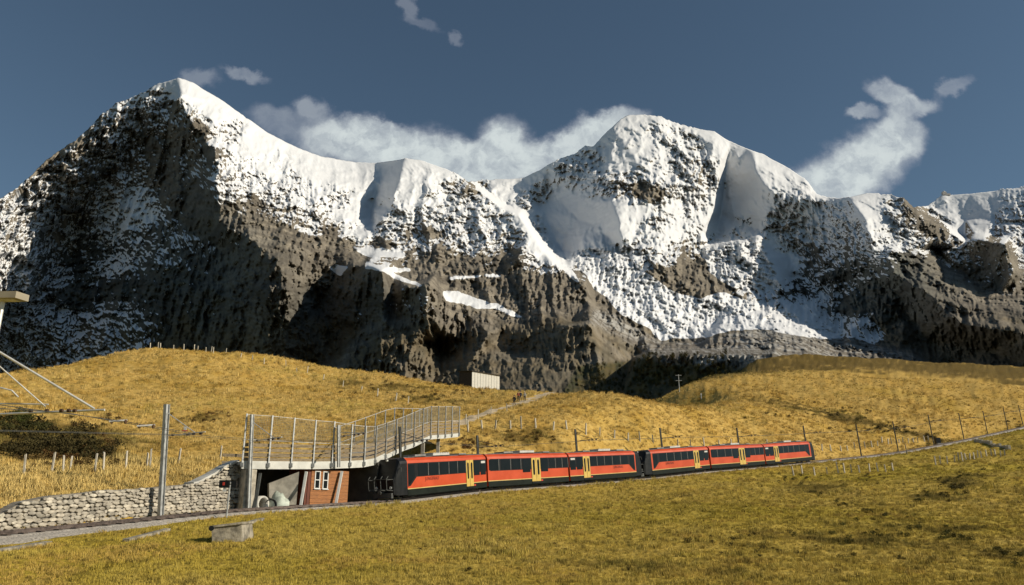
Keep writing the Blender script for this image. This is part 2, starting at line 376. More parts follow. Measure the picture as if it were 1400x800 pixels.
cp, ce = [], []
def addpt(p):
    for i, qn in enumerate(cp):
        if abs(qn[0] - p[0]) < .4 and abs(qn[1] - p[1]) < .4: return i
    cp.append(p); return len(cp) - 1
prev = None
for p in SKYL:
    i = addpt(p)
    if prev is not None: ce.append((prev, i))
    prev = i
for p in SKYL: addpt((p[0], p[1] - 30, p[2] + .05))
for ln in LINES:
    prev = None
    for p in ln:
        i = addpt(p)
        if prev is not None and prev != i: ce.append((prev, i))
        prev = i
for p in PTS: addpt(p)
ST = 1.5; RX0, RY0 = -140, 90; RNX, RNY = int(1680 / ST) + 1, int(510 / ST) + 1
DEPTH = tin_raster(cp, ce, RX0, RY0, (ST, ST), RNX, RNY)
rxx, ryy = np.meshgrid(RX0 + ST * np.arange(RNX), RY0 + ST * np.arange(RNY))
# walls that turn away from the afternoon sun, as outlines with strength: they are swung to face away, their neighbours towards it
AWAY = [(1.0, [(241,122),(225,150),(205,185),(170,212),(165,235),(130,262),(85,285),(66,310),(58,345),(55,390),(30,408),(0,425),(-140,470),(-140,600),(374,600),(374,500),(366,460),(366,400),(382,385),(384,365),(360,345),(340,325),(310,318),(303,300),(299,270),(292,248),(300,232),(296,215),(283,195),(262,185),(262,165),(250,140)]),
 (.8, [(226,120),(192,163),(178,195),(200,182),(237,138)]), (.8, [(374,402),(386,398),(383,428),(393,440),(390,470),(396,560),(374,560)]),
 (2.2, [(400,455),(420,440),(450,395),(458,380),(470,366),(500,363),(522,371),(525,400),(522,445),(505,450),(480,455),(475,480),(472,520),(400,500),(395,480)]),
 (2.2, [(535,402),(560,398),(584,387),(583,418),(570,425),(560,445),(545,450),(530,430)]),
 (2.0, [(600,477),(630,465),(669,456),(670,475),(677,462),(700,450),(717,450),(725,465),(750,452),(772,442),(802,444),(804,467),(775,472),(750,480),(735,482),(720,477),(675,485),(662,497),(632,505),(600,507)]),
 (1.2, [(638,345),(645,350),(655,362),(653,374),(639,368)]), (1.2, [(688,352),(708,353),(713,380),(712,396),(705,385),(680,376)]), (1.0, [(652,388),(662,385),(665,405),(650,405)]), (1.0, [(712,415),(722,412),(720,430),(710,428)]), (1.0, [(738,431),(750,429),(749,441),(737,440)]),
 (1.0, [(549,222),(520,246),(505,280),(508,303),(518,303),(535,285),(540,262),(546,240)]),
 (.75, [(742,262),(760,262),(800,250),(815,260),(830,262),(838,290),(848,300),(840,320),(835,335),(800,342),(770,345),(745,312)]),
 (.8, [(985,222),(1005,212),(1030,215),(1034,235),(1045,252),(1060,265),(1058,290),(1050,310),(1030,325),(985,332),(948,345),(952,325),(968,308),(977,288),(985,262)]),
 (1.3, [(1060,278),(1090,270),(1130,277),(1160,272),(1172,285),(1185,302),(1192,330),(1190,350),(1204,352),(1218,355),(1226,373),(1240,387),(1262,397),(1282,413),(1300,434),(1320,446),(1350,450),(1400,460),(1540,490),(1540,560),(1270,505),(1200,478),(1130,450),(1095,435),(1070,420),(1070,390),(1050,350),(1045,325),(1056,300)]),
 (1.6, [(1283,345),(1330,328),(1375,333),(1378,370),(1390,390),(1400,440),(1360,430),(1320,405),(1290,372)]), (.5, [(1256,290),(1300,275),(1400,262),(1540,240),(1540,420),(1390,380),(1385,340),(1330,320),(1310,325)]),
 (.8, [(1218,268),(1236,272),(1247,286),(1222,285)]), (.9, [(800,500),(885,485),(1030,484),(1000,500),(950,520),(910,545),(780,545)]), (.7, [(945,362),(962,372),(985,358),(998,368),(992,384),(962,380),(950,396)])]
TOWARD = [[(487,440),(488,400),(493,395),(497,405),(492,440)], [(320,360),(328,354),(335,357),(310,372)], [(340,402),(365,390),(378,392),(352,400)]]
aw = np.zeros(rxx.shape)
wob = 2.2 * fbm(rxx * .06, ryy * .06, 0 * rxx, 4)
wob2 = 2.2 * fbm(rxx * .06 + 31, ryy * .06, 0 * rxx + 2, 4)
for st_, poly in AWAY: aw = np.maximum(aw, st_ * in_poly(poly, rxx + wob, ryy + wob2))
for poly in TOWARD: aw = np.where(in_poly(poly, rxx + wob * .5, ryy), 0, aw)
aw = np.where(ryy < 440, aw * np.where(rxx < 190, sstep(20, 190, rxx), 1), aw)
aw = blur2(aw, .7)
SWING_A, SWING_T, STEEP_A, STEEP_T = 1.3, .60, 1.0, .15
# the left shoulder stands forward of the big wall's shadow
fwd = in_poly([(-140,300),(0,255),(60,205),(130,150),(180,115),(215,100),(205,140),(190,165),(170,205),(125,252),(80,287),(58,312),(50,345),(48,390),(20,407),(-20,427),(-140,470)], rxx + wob, ryy + wob2).astype(float)
near_k = sstep(.9, 1.4, DEPTH) * .8 + .2
edge = np.minimum(1, np.minimum(np.arange(RNX), np.arange(RNX)[::-1]) / 40.)[None, :]
tgx = (-SWING_A * aw + SWING_T * np.clip(1 - aw, 0, 1) * (1 + .7 * blur2(fwd, 8))) / 1080 * ST * near_k * edge
tgy = (STEEP_A * aw - STEEP_T * np.clip(1 - aw, 0, 1)) / 1080 * ST * near_k * edge
LY = .45
div = np.gradient(tgx, axis=1) + LY * np.gradient(tgy, axis=0)
dm = np.concatenate([div, div[::-1]], 0); dm = np.concatenate([dm, dm[:, ::-1]], 1)
ky = (2 - 2 * np.cos(2 * np.pi * np.fft.fftfreq(dm.shape[0])))[:, None]; kx = (2 - 2 * np.cos(2 * np.pi * np.fft.fftfreq(dm.shape[1])))[None, :]
swing = np.real(np.fft.ifft2(np.fft.fft2(-dm) / (kx + LY * ky + 1.0 / 170 ** 2)))[:RNY, :RNX]
DEPTH = blur2(DEPTH, 1.0) * np.exp(swing)
DEPTH = DEPTH - .30 * blur2(fwd, 24.0)
# how much snow lies where (px, py, cover)
SN = [(20,300,.5),(60,260,.42),(100,230,.3),(130,200,.25),(20,350,.62),(30,390,.5),(160,150,.45),(180,140,.5),(110,300,.35),(-60,350,.5),(200,130,.5),(150,200,.4),(75,245,.2),(230,112,.85),
 (260,122,1),(300,155,1),(350,190,.97),(330,225,.74),(370,228,.82),(350,250,.62),(400,255,.6),(270,180,.15),(310,180,.6),(320,260,.5),(285,210,.3),(300,300,.03),(230,150,.3),(220,200,.15),
 (190,290,.7),(150,320,.55),(90,310,.5),(180,340,.45),(100,360,.2),(150,365,.55),(80,380,.4),(130,345,.15),(100,405,.02),(160,395,.1),(220,320,.3),(240,330,.4),(260,350,.25),(240,260,.15),(270,300,.04),(30,440,.45),(80,430,.45),(120,450,.4),(170,430,.4),(60,480,.4),(150,475,.42),(190,460,.35),(220,400,.05),(230,470,.08),(260,450,.02),(300,420,.04),(340,400,.02),(340,450,.02),(330,350,.05),
 (340,285,.25),(380,290,.4),(420,265,.75),(450,235,1),(350,320,.03),(370,340,.02),(420,340,.12),(400,400,.0),(430,300,.45),(415,310,.4),(400,330,.15),(450,340,.08),(440,390,.0),
 (480,245,1),(430,225,1),(510,235,1),(470,272,.55),(455,262,.75),(490,275,.9),(470,295,.85),(500,320,.85),(450,312,.3),(500,300,.8),(480,315,.7),(470,340,.1),
 (560,230,1),(600,240,.9),(560,265,.92),(600,270,.75),(640,285,.72),(680,300,.6),(600,305,.62),(660,320,.6),(555,300,.7),(540,318,.6),(580,330,.5),(700,325,.45),(640,340,.5),(600,348,.25),(640,357,.12),(700,345,.25),(600,375,0),(700,385,0),(500,395,0),(620,258,.4),(640,265,.35),(530,275,.7),(520,262,.9),(520,330,.3),(560,318,.35),(590,318,.2),
 (720,250,.9),(750,240,.8),(770,230,.6),(800,220,.6),(800,245,.7),(700,262,1),(720,300,.95),(745,300,1),(790,300,.95),(715,273,.5),(770,280,.95),(740,335,1),(780,320,.85),(800,325,.8),(735,265,.55),
 (850,220,.95),(850,185,.85),(870,175,.85),(900,175,.7),(880,200,.9),(900,210,.8),(930,190,.6),(940,210,.55),(950,225,.5),(900,240,.75),(960,250,.5),(930,250,.6),(850,258,.35),(875,262,.15),(895,266,.15),(850,285,1),(880,288,1),(920,285,.85),(940,280,.7),(850,315,.92),(890,315,.8),(920,315,.82),(935,345,.35),(895,303,.45),(870,340,.7),(900,335,.75),(885,352,.5),(905,374,.08),(935,375,.2),(955,372,.1),(930,396,.1),(960,398,.08),(910,356,.5),
 (980,185,1),(1005,200,1),(1010,230,1),(1050,230,1),(1080,240,.92),(1100,255,.75),(1000,280,1),(1020,310,.72),(1040,290,.92),(980,310,.92),(975,325,.65),(1010,325,.6),(1075,285,.65),(1100,285,.78),(1130,295,.68),(1150,318,.52),(1100,320,.5),(1080,320,.35),(1060,330,.85),(1080,358,.95),(1060,365,.95),(1105,345,.3),(1110,365,.3),(1150,350,.4),(1150,380,.15),(1120,390,.35),(1100,400,.35),(1130,405,.45),(1100,425,.75),(1160,420,.1),(1180,370,.25),(1200,400,.08),(1150,447,.75),(1180,455,.6),(1220,430,.02),(1250,470,0),(1060,300,.5),(1070,315,.3),
 (1190,285,1),(1205,305,.8),(1220,330,.65),(1240,325,.62),(1260,337,.4),(1225,290,.6),(1235,285,.3),(1245,300,.3),(1270,310,.12),(1290,320,.12),(1205,342,.6),(1220,350,.25),(1250,362,.08),(1240,375,0),(1270,370,.1),(1300,410,0),(1300,330,.25),
 (1300,285,1),(1350,280,1),(1340,300,.97),(1380,275,.75),(1390,300,.4),(1375,300,.6),(1310,315,.95),(1300,350,.4),(1340,350,.12),(1340,380,.12),(1390,330,.5),(1360,340,.08),(1350,410,.15),(1330,385,.2),(1395,400,.15),(1440,300,.6),(1400,450,0),(1300,480,0),
 (800,390,.3),(790,400,.05),(810,420,.15),(820,445,.05),(700,450,0),(600,460,0),(450,450,0),(750,470,0),(850,470,0),(950,490,0),(1100,495,.05),(900,500,0),(1200,490,0),(820,520,0),(600,520,0),(400,520,0),(1000,540,0)]
SNA = np.array(SN, float)
cxx, cyy = np.meshgrid(RX0 + 6 * np.arange(RNX // 4 + 2), RY0 + 6 * np.arange(RNY // 4 + 2))
num = np.zeros(cxx.shape); den = np.zeros(cxx.shape)
for x, y, c in SNA:
    wt = 1 / ((cxx - x) ** 2 + (1.25 * (cyy - y)) ** 2 + 30) ** 2; num += wt * c; den += wt
SNOW = bil(num / den, (rxx - RX0) / 6, (ryy - RY0) / 6)
PATCH = np.zeros(SNOW.shape); ICE = np.zeros(SNOW.shape); DIRT = np.zeros(SNOW.shape); NEVE = np.zeros(SNOW.shape)
wx = rxx + 3.0 * fbm(rxx * .07, ryy * .07, 0 * rxx, 3); wy = ryy + 2.2 * fbm(rxx * .07 + 9, ryy * .07, 0 * rxx + 4, 3)
for poly in ([(480,336),(500,338),(540,341),(556,346),(552,352),(512,353),(495,348)], [(448,366),(460,361),(476,364),(466,378),(457,373)],
             [(498,360),(505,357),(522,364),(560,367),(560,371),(536,373),(578,390),(574,393),(540,381),(524,371),(500,367)],
             [(605,397),(625,398),(650,408),(682,417),(718,434),(708,434),(680,424),(650,420),(622,414),(610,411)], [(612,379),(675,374),(690,380),(660,378),(614,383)]):
    PATCH = np.maximum(PATCH, in_poly(poly, wx, wy))
for poly in ([(772,347),(800,340),(850,336),(866,345),(875,366),(890,378),(905,388),(930,403),(958,408),(985,400),(1012,406),(1050,420),(1075,426),(1110,440),(1160,452),(1150,462),(1090,462),(1040,450),(1000,452),(960,462),(915,462),(903,468),(890,450),(868,440),(845,425),(830,408),(812,395),(800,375)],
             [(956,341),(985,334),(1036,327),(1050,350),(1068,386),(1040,396),(1000,394),(972,374)], [(740,300),(765,345),(800,395),(780,380),(745,340),(728,305),(735,290)]):
    ICE = np.maximum(ICE, in_poly(poly, wx, wy))
for poly in ([(812,420),(850,432),(905,470),(960,462),(1040,448),(1100,460),(1170,462),(1260,490),(1260,505),(900,500),(880,478),(800,440)],):
    DIRT = np.maximum(DIRT, in_poly(poly, wx, wy))
PATCH, ICE, DIRT = blur2(PATCH, .8), blur2(ICE, 1.6), blur2(DIRT, 4)
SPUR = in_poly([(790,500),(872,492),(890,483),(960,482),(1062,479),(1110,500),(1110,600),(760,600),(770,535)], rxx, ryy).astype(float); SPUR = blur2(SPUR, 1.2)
# smoothness of the snow slopes: (px, py, roughness)
skx = np.array([p[0] for p in SKYL]); sky_y = np.array([p[1] for p in SKYL])
NC, NR = 1280, 330
gpx = np.linspace(-138, 1538, NC)
ysk = np.interp(gpx, skx, sky_y)
jag = perlin(gpx * .09, gpx * 0 + .5, gpx * 0) * 1.6 + perlin(gpx * .27, gpx * 0 + 3.5, gpx * 0) * 1.0 + perlin(gpx * .6, gpx * 0 + 7.5, gpx * 0) * .6
snsk = bil(SNOW, (gpx - RX0) / ST, (ysk + 3 - RY0) / ST)
ysk = ysk + jag * np.where(snsk > .8, .35, 1.3)
tt = np.linspace(0, 1, NR)[:, None]
GY = ysk[None, :] + (592 - ysk[None, :]) * tt
GX = np.repeat(gpx[None, :], NR, 0)
fx, fy = (GX - RX0) / ST, (GY - RY0) / ST
D0 = bil(DEPTH, fx, fy); S0 = bil(SNOW, fx, fy); I0 = bil(ICE, fx, fy); PA = bil(PATCH, fx, fy); DI = bil(DIRT, fx, fy); SU = bil(SPUR, fx, fy)
def pos(D):
    a, b = (GX - 700) / F, (400 - GY) / F
    y = CP - b * SP
    return D * a / y, D, D * (SP + b * CP) / y
X0, Y0, Z0 = pos(D0)
XN, YN, ZN = X0 / D0 * 2.7, Y0 * .4, Z0 / D0 * 2.7
wpx = fbm(X0 * 4, Y0 * 1, Z0 * 4, 3) * .06
gul = ridged((X0 + wpx) * 4.6, Y0 * .5, Z0 * 1.5 + wpx, 6, .55)                 # ribs and gullies running down the fall line
gul2 = ridged((XN + wpx * .5) * 18, YN * 1.5, ZN * 6 + wpx, 5, .64)
wq = fbm(X0 * 9, Y0 * 2, Z0 * 9 + 4, 3) * .03; wr = fbm(X0 * 9 + 7, Y0 * 2, Z0 * 9, 3) * .03
crag = ridged((XN + wq) * 10 + 5, YN * 1.5, (ZN + wr) * 9 + 2, 6, .66)
stra = fbm(X0 * 2.2, Y0 * .5, (Z0 + .10 * X0 + .03 * wpx) * 26, 4, .6)           # ledges
fine = fbm(XN * 40, YN * 5, ZN * 44, 4, .72)
S0 = np.where((GX > 650) & (GY < 345), np.clip(S0, 0, 1) ** .9, S0)
sm = sstep(.6, .95, S0) * (1 - I0)
rough = (1 - .68 * sm) * (1 - .75 * PA)
rough *= 1 - .3 * np.clip(bil(aw, fx, fy), 0, 1)
rough *= np.where(Y0 < 1.2, .75, 1)
amp = np.clip(D0 / 2.6, .3, 1.3)
central = np.exp(-((GX - 640) / 110.) ** 2 - ((GY - 310) / 45.) ** 2) + np.exp(-((GX - 1225) / 55.) ** 2 - ((GY - 320) / 40.) ** 2) + .7 * np.exp(-((GX - 100) / 120.) ** 2 - ((GY - 450) / 50.) ** 2)
strk = .15 + 1.1 * np.clip(central, 0, 1)
def stair(ph, k=.30):
    f = ph - np.floor(ph); return np.floor(ph) + sstep(.5 - k, .5 + k, f) - ph
ph0 = fbm(XN * 3.5, YN, ZN * 3.5, 4, .6); ph1 = fbm(XN * 9 + 3, YN * 2, ZN * 9, 3, .6)
zd = ZN + .10 * XN
led = .046 * stair(zd / .052 + 1.6 * ph0, .22) + .020 * stair(zd / .021 + 2.4 * ph0 + .9 * ph1, .2) + .008 * stair(zd / .0095 + 3 * ph0 + 1.6 * ph1, .24)
frac = ridged((XN + .012 * ph1) * 46, YN * 2, ZN * 9 + .4 * ph1, 3, .6)
lmask = np.clip(.55 + .6 * fbm(XN * 2.2 + 40, YN, ZN * 2.2, 3) + .5 * np.clip(central, 0, 1), .25, 1.15)
fmask = np.clip(1.15 - lmask, .15, .9)
lowk = sstep(330, 400, GY) * (1 - I0) * (1 - PA) * np.where(Y0 > 1.15, 1, .5)
ribs = ridged((XN + .02 * ph1) * 26 + .3 * ph0, YN * 2, ZN * 7, 4, .62)
disp = -rough * amp * lowk * (.020 * fbm(XN * 22, YN * 4, ZN * 15, 5, .66) + .030 * ribs * (.5 + .8 * fmask))
disp += -rough * amp * (.048 * gul + .022 * gul2 + .020 * crag + (1 - .7 * sm) * (.016 * fine + .028 * fmask * frac)) + rough * amp * lmask * led * .95
cre = ridged(X0 * 16 + .6 * Z0 * 16, Y0 * 14, Z0 * 30, 5, .6)                      # crevassed ice
crk = ridged((XN + wq) * 40, YN * 5, (ZN + wr) * 30, 4, .72)
disp += -rough * (1 - .7 * sm) * amp * .016 * crk - I0 * amp * .018 * cre - DI * amp * .026 * crk * (1 - I0)
crown = sstep(0, .04, tt)                                                       # keep the crest line where it is
disp *= (.25 + .75 * crown)
sp = SU * (1 - np.abs(fbm(X0 * 14, Y0 * 14, Z0 * 6, 4)) * 2) * .012
D1 = D0 + disp - sp
X1, Y1, Z1 = pos(D1)
def normals(X, Y, Z):
    A = np.stack([X, Y, Z], -1); du = np.gradient(A, axis=1); dv = np.gradient(A, axis=0)
    n = np.cross(du, dv); n /= np.linalg.norm(n, axis=-1, keepdims=True) + 1e-12
    n *= np.sign(-n[..., 1:2] + 1e-9); return n
nn = normals(X1, Y1, Z1)
nz = nn[..., 2]; nzs = blur2(nz, 9)
ledge = (nz - nzs)
sn_noise = fbm(X0 * 20, Y0 * 3, Z0 * 26, 5, .65)
shade_side = np.clip(-nn[..., 0], 0, 1)
val = (S0 - .44) * 2.2 + ledge * 1.05 + sn_noise * .30 * (1 - sm) - .10 * np.clip(gul + .3, 0, 1) * (1 - sm)
snow = sstep(-.10, .16, val)
snow = np.where(S0 < .04, 0, snow)
snow = np.maximum(snow, sstep(.35, .6, PA + .12 * sn_noise))
icec = sstep(.35, .6, I0 + .12 * sn_noise)
snow = np.maximum(snow, icec * .96)
dirtv = sstep(.25, .7, DI + .35 * fbm(X0 * 8, Y0 * 6, Z0 * 20, 4))
turf = sstep(.2, .7, sstep(400, 470, GY) * .6 + .4 * fbm(X0 * 5, Y0 * 5, Z0 * 5, 4)) * (1 - DI)
V = np.stack([X1, Y1, Z1], -1) * 1000
# back of the range
back = []
for dy, dz in ((40, 30), (180, 220), (700, 800)):
    r0 = V[0].copy(); r0[:, 1] += dy; r0[:, 2] -= dz; back.append(r0)
foot = []
for dy, dz in ((-10, 60), (-15, 260)):
    r0 = V[-1].copy(); r0[:, 1] += dy; r0[:, 2] -= dz; foot.append(r0)
VV = np.concatenate([np.stack(back[::-1]), V, np.stack(foot)], 0)
nr = VV.shape[0]
def padr(a): return np.concatenate([np.repeat(a[:1], 3, 0), a, np.repeat(a[-1:], 2, 0)], 0)
idx = np.arange(nr * NC).reshape(nr, NC)
quads = np.stack([idx[:-1, :-1], idx[1:, :-1], idx[1:, 1:], idx[:-1, 1:]], -1).reshape(-1, 4)
def mixc(a, b, f): return a + (b - a) * f[..., None]
def C(*v): return np.array(v)
n_big = fbm(X0 * 3, Y0, Z0 * 3, 5); n_mid = fbm(XN * 18, YN * 3, ZN * 18, 5, .65); n_str = fbm(X0 * 3, Y0 * 1, (Z0 + .1 * X0) * 42, 5, .6)
rock = mixc(C(.195, .172, .138), C(.295, .260, .206), sstep(-.4, .4, n_big))
rock = mixc(rock, C(.115, .100, .080), .75 * sstep(-.1, .45, n_str))
rock = mixc(rock, C(.085, .078, .066), .65 * sstep(.05, .6, fbm(XN * 50, YN * 2, ZN * 7, 4, .6)))
rock = mixc(rock, C(.34, .30, .235), .5 * sstep(.0, .7, n_mid))
tur = mixc(C(.070, .058, .024), C(.150, .110, .048), sstep(-.3, .3, n_mid))
# deeper, bluer shade of the unlit walls, put into the rock colour
wall_shade = np.clip(np.exp(-(((GX - 200) / 170.) ** 2 + ((GY - 400) / 130.) ** 2) ** 2) + np.exp(-(((GX - 1180) / 110.) ** 2 + ((GY - 400) / 80.) ** 2) ** 2) + .8 * np.exp(-(((GX - 480) / 90.) ** 2 + ((GY - 430) / 50.) ** 2) ** 2), 0, 1)
rock = mixc(rock, rock * C(.40, .50, .58), wall_shade)
rock = mixc(rock, tur, .6 * turf)
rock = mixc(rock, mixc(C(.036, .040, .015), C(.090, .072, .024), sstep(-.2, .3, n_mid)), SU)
ice_d = mixc(C(.20, .18, .155), C(.46, .45, .42), sstep(-.3, .3, n_str))
ice_d = mixc(ice_d, C(.13, .115, .095), sstep(.0, .45, fbm(X0 * 40, Y0 * 20, Z0 * 16, 4, .65)))
rock = mixc(rock, ice_d, .85 * np.clip(dirtv * DI * 1.2, 0, 1)); snow = snow * (1 - .9 * np.clip(dirtv * DI * 1.2, 0, 1))
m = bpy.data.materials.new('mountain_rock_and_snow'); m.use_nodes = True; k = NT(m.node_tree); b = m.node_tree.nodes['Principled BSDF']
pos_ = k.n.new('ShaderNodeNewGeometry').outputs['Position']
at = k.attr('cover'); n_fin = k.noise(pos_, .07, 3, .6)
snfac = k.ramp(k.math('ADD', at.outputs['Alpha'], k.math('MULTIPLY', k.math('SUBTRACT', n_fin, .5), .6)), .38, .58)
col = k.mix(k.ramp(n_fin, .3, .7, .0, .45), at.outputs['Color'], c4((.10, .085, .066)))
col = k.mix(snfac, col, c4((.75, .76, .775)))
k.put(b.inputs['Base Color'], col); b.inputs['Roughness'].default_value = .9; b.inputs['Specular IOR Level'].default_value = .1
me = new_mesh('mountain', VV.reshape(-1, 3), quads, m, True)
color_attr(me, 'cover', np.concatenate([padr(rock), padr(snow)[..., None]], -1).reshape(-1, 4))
tag(link('mountain', me), 'rocky alpine range with two snowy summits, hanging glacier and dark shaded walls', 'mountain', kind='structure')

# ------------------------------------------------------------------ track line (rail level), pixel + depth -> metres
TRK = [(-160,741,34.5),(-60,733,38),(0,727,40.5),(107,717,44.5),(200,708,49),(311,697.5,55.5),(393,692.5,60),(493,686.5,64.5),(545,683,67.5),(667,669,79.6),(779,661,91),(881,653,103),(972,643,115.4),(1047,637,127.6),(1117,630,140.4),
       (1178,624,152),(1228,618,164),(1277,609,180),(1318,601,197),(1350,594,213),(1378,588,228),(1400,583,242),(1440,574,262),(1500,560,300),(1570,545,340)]
tp = np.array([tuple(P(*t)) for t in TRK])
dd = np.gradient(tp, axis=0); dd[:, 2] = 0; dd /= np.linalg.norm(dd, axis=1)[:, None]
side = np.stack([dd[:, 1], -dd[:, 0], 0 * dd[:, 0]], 1)           # towards the camera side
shift = np.interp([t[0] for t in TRK], [400, 545, 1117, 1300], [0, 1.25, 1.25, 0])
tp = tp - side * shift[:, None]
def catmull(pts, n=10):
    p = np.vstack([2 * pts[0] - pts[1], pts, 2 * pts[-1] - pts[-2]]); out = []
    for i in range(1, len(p) - 2):
        for t in np.linspace(0, 1, n, endpoint=False):
            a, b_, c, d = p[i - 1], p[i], p[i + 1], p[i + 2]
            out.append(.5 * ((2 * b_) + (c - a) * t + (2 * a - 5 * b_ + 4 * c - d) * t ** 2 + (3 * b_ - a - 3 * c + d) * t ** 3))
    out.append(pts[-1]); return np.array(out)
TR = catmull(tp, 10)
# smooth and resample by arc length, then a few metres of straight run before the first point
for _ in range(6): TR[1:-1] = .25 * TR[:-2] + .5 * TR[1:-1] + .25 * TR[2:]
sl = np.concatenate([[0], np.cumsum(np.linalg.norm(np.diff(TR, axis=0), axis=1))])
TS = np.arange(0, sl[-1], .5)
TC = np.stack([np.interp(TS, sl, TR[:, i]) for i in range(3)], 1)
TD = np.gradient(TC, axis=0); TD /= np.linalg.norm(TD, axis=1)[:, None]
TN = np.stack([TD[:, 1], -TD[:, 0], 0 * TD[:, 0]], 1); TN /= np.linalg.norm(TN, axis=1)[:, None]
TPX = np.array([proj(c)[0] for c in TC])
def trk_at_px(px):
    i = int(np.argmin(np.abs(TPX - px))); return Vector(TC[i]), Vector(TD[i]), Vector(TN[i])

# ------------------------------------------------------------------ ground
GP = [ # (px, py, depth in m) of grass seen in the photograph
 (-200,800,22),(0,800,25),(350,800,27),(700,800,28),(1050,800,29),(1400,800,31),(1600,800,32),
 (-200,765,30),(0,762,30),(200,762,31),(400,765,32),(700,755,36),(1050,750,40),(1400,745,42),(1600,740,44),
 (0,745,36),(200,735,41),(300,735,40),(400,722,44),(500,715,49),(600,706,54),(700,715,48),(700,688,67),(800,690,66),(900,700,58),(900,672,84),(1050,705,58),(1050,662,98),(1200,700,60),(1200,660,100),(1200,640,130),(1400,710,56),(1400,670,82),(1400,632,130),(1340,635,125),(1600,700,62),(1600,650,100),(1600,610,150),
 (1150,650,112),(1280,636,125),(1400,612,175),
 (-200,650,50),(-200,600,74),(-200,545,105),(-200,520,150),(0,650,52),(0,600,74),(0,545,108),(0,503,150),(100,650,56),(100,600,76),(100,540,118),(100,488,168),(200,640,60),(200,600,82),(200,540,125),(200,463,195),(300,630,66),(300,575,95),(300,520,145),(300,474,200),
 (400,610,80),(400,565,110),(400,520,165),(400,483,215),(500,585,100),(500,550,130),(500,504,215),(600,575,105),(600,545,150),(600,519,205),(650,528,205),(560,600,92),(640,585,100),
 (630,577,98),(660,566,108),(700,555,124),(730,546,140),(758,537,158),(690,541,150),(700,534,175),(650,545,150),(720,533,185),
 (740,580,104),(740,600,99),(740,560,118),(800,550,122),(800,533,150),(850,535,146),(900,541,148),(800,570,109),(800,600,101),(900,565,125),(900,600,113),(1000,565,170),(1000,605,130),(1100,570,195),(1100,605,150),(1200,565,225),(1200,600,180),(1300,565,255),(1300,585,212),(1400,560,275),(1600,545,330),(1600,530,380),
 (925,545,175),(960,540,210),(1000,532,260),(1000,512,370),(950,528,300),(1100,530,300),(1100,505,420),(1200,530,320),(1200,505,450),(1300,530,330),(1300,514,430),(1400,533,340),(1400,520,420),(1600,520,420),
 (970,506,470),(1000,487,600),(1040,477,650),(1100,479,660),(1200,486,650),(1300,492,620),(1400,497,600),(1600,505,600),(945,517,420),(1060,508,460)]
DROP = [(-200,520,150),(0,503,150),(100,488,168),(200,463,195),(300,474,200),(400,483,215),(500,504,215),(600,519,205),(650,528,205),(720,533,185),(758,537,158),(800,533,150),(850,535,146),(900,541,148),(1040,477,650),(1100,479,660),(1200,486,650),(1300,492,620),(1400,497,600),(1600,505,600),(970,506,470),(945,517,420)]
gpts = []
def gadd(p):
    x, y, z = p; r = math.hypot(x, y); gpts.append((math.atan2(x, y) * 10, math.log(r) * 4, z / r))
for t in GP: gadd(P(*t))
WTOP = [(-200,720),(-20,712),(7,697),(25,686),(71,677),(107,674),(143,670),(200,667),(229,664),(264,661),(285,650),(303,638),(322,630)]
def wall_top(p):                # height of the stone wall's top over a point of its foot
    px = proj(p)[0]; py = float(np.interp(px, [a for a, _ in WTOP], [b_ for _, b_ in WTOP]))
    b2 = (400 - py) / F; return p[1] * (SP + b2 * CP) / (CP - b2 * SP)
for i in range(0, len(TC), 8):
    c, n_ = TC[i], TN[i]; px = TPX[i]
    if px < 1560:
        for o_, dz_ in ((0, -.34), (1.8, -.36), (4.0, -.6)): gadd(c + n_ * o_ + np.array((0, 0, dz_)))
        if px > 640: gadd(c - n_ * 2.6 + np.array((0, 0, -.3)))
        elif px < 300:
            gadd(c - n_ * 2.6 + np.array((0, 0, -.3))); q_ = c - n_ * 3.7; gadd((q_[0], q_[1], wall_top(q_)))
        else: gadd(c - n_ * 5 + np.array((0, 0, -.3))); gadd(c - n_ * 9 + np.array((0, 0, 3.0)))
for px, py, d in DROP:
    p = P(px, py, d); far = d > 300
    f1, f2 = (1.12, 1.5) if not far else (1.1, 1.4)
    gadd((p.x * f1, p.y * f1, p.z * (1.0 if not far else .99) - (2 if not far else 6))); gadd((p.x * f2, p.y * f2, p.z * .72 - 5)); 
for az in range(-180, 181, 12):
    a = R(az)
    for r_, z_ in ((3.5, -2.3), (9, -2.3), (18, -2.1)): gadd((r_ * math.sin(a), r_ * math.cos(a), z_))
    if abs(az) > 50:
        for r_, z_ in ((40, -1 if az < 0 else 1), (120, -2 if az < 0 else 8), (400, -30), (1200, -120), (4000, -300)): gadd((r_ * math.sin(a), r_ * math.cos(a), z_))
    else:
        for r_, z_ in ((1150, 20), (1700, 0), (4000, -50)): gadd((r_ * math.sin(a), r_ * math.cos(a), z_))
# uniform raster in (bearing, log range)
AZ0, AZ1, NAZ = -math.pi * 10, math.pi * 10, 1600
LR0, LR1, NLR = math.log(4) * 4, math.log(3500) * 4, 420
GE = tin_raster(gpts, [], AZ0, LR0, ((AZ1 - AZ0) / (NAZ - 1), (LR1 - LR0) / (NLR - 1)), NAZ, NLR)
GE = gblur(gblur(GE, 6, 1), 3.2, 0)
def base_z(x, y):
    r = np.hypot(x, y); a = np.arctan2(x, y) * 10
    e = bil(GE, (a - AZ0) / (AZ1 - AZ0) * (NAZ - 1), (np.log(np.maximum(r, 4)) * 4 - LR0) / (LR1 - LR0) * (NLR - 1))
    z = e * np.maximum(r, 4)
    z = z + fbm(x * .035, y * .035, 0 * x, 4) * np.clip(r * .006, .12, 1.4) + fbm(x * .35, y * .35, 0 * x + 5, 3) * np.clip(r * .0026, .09, .55)
    return z
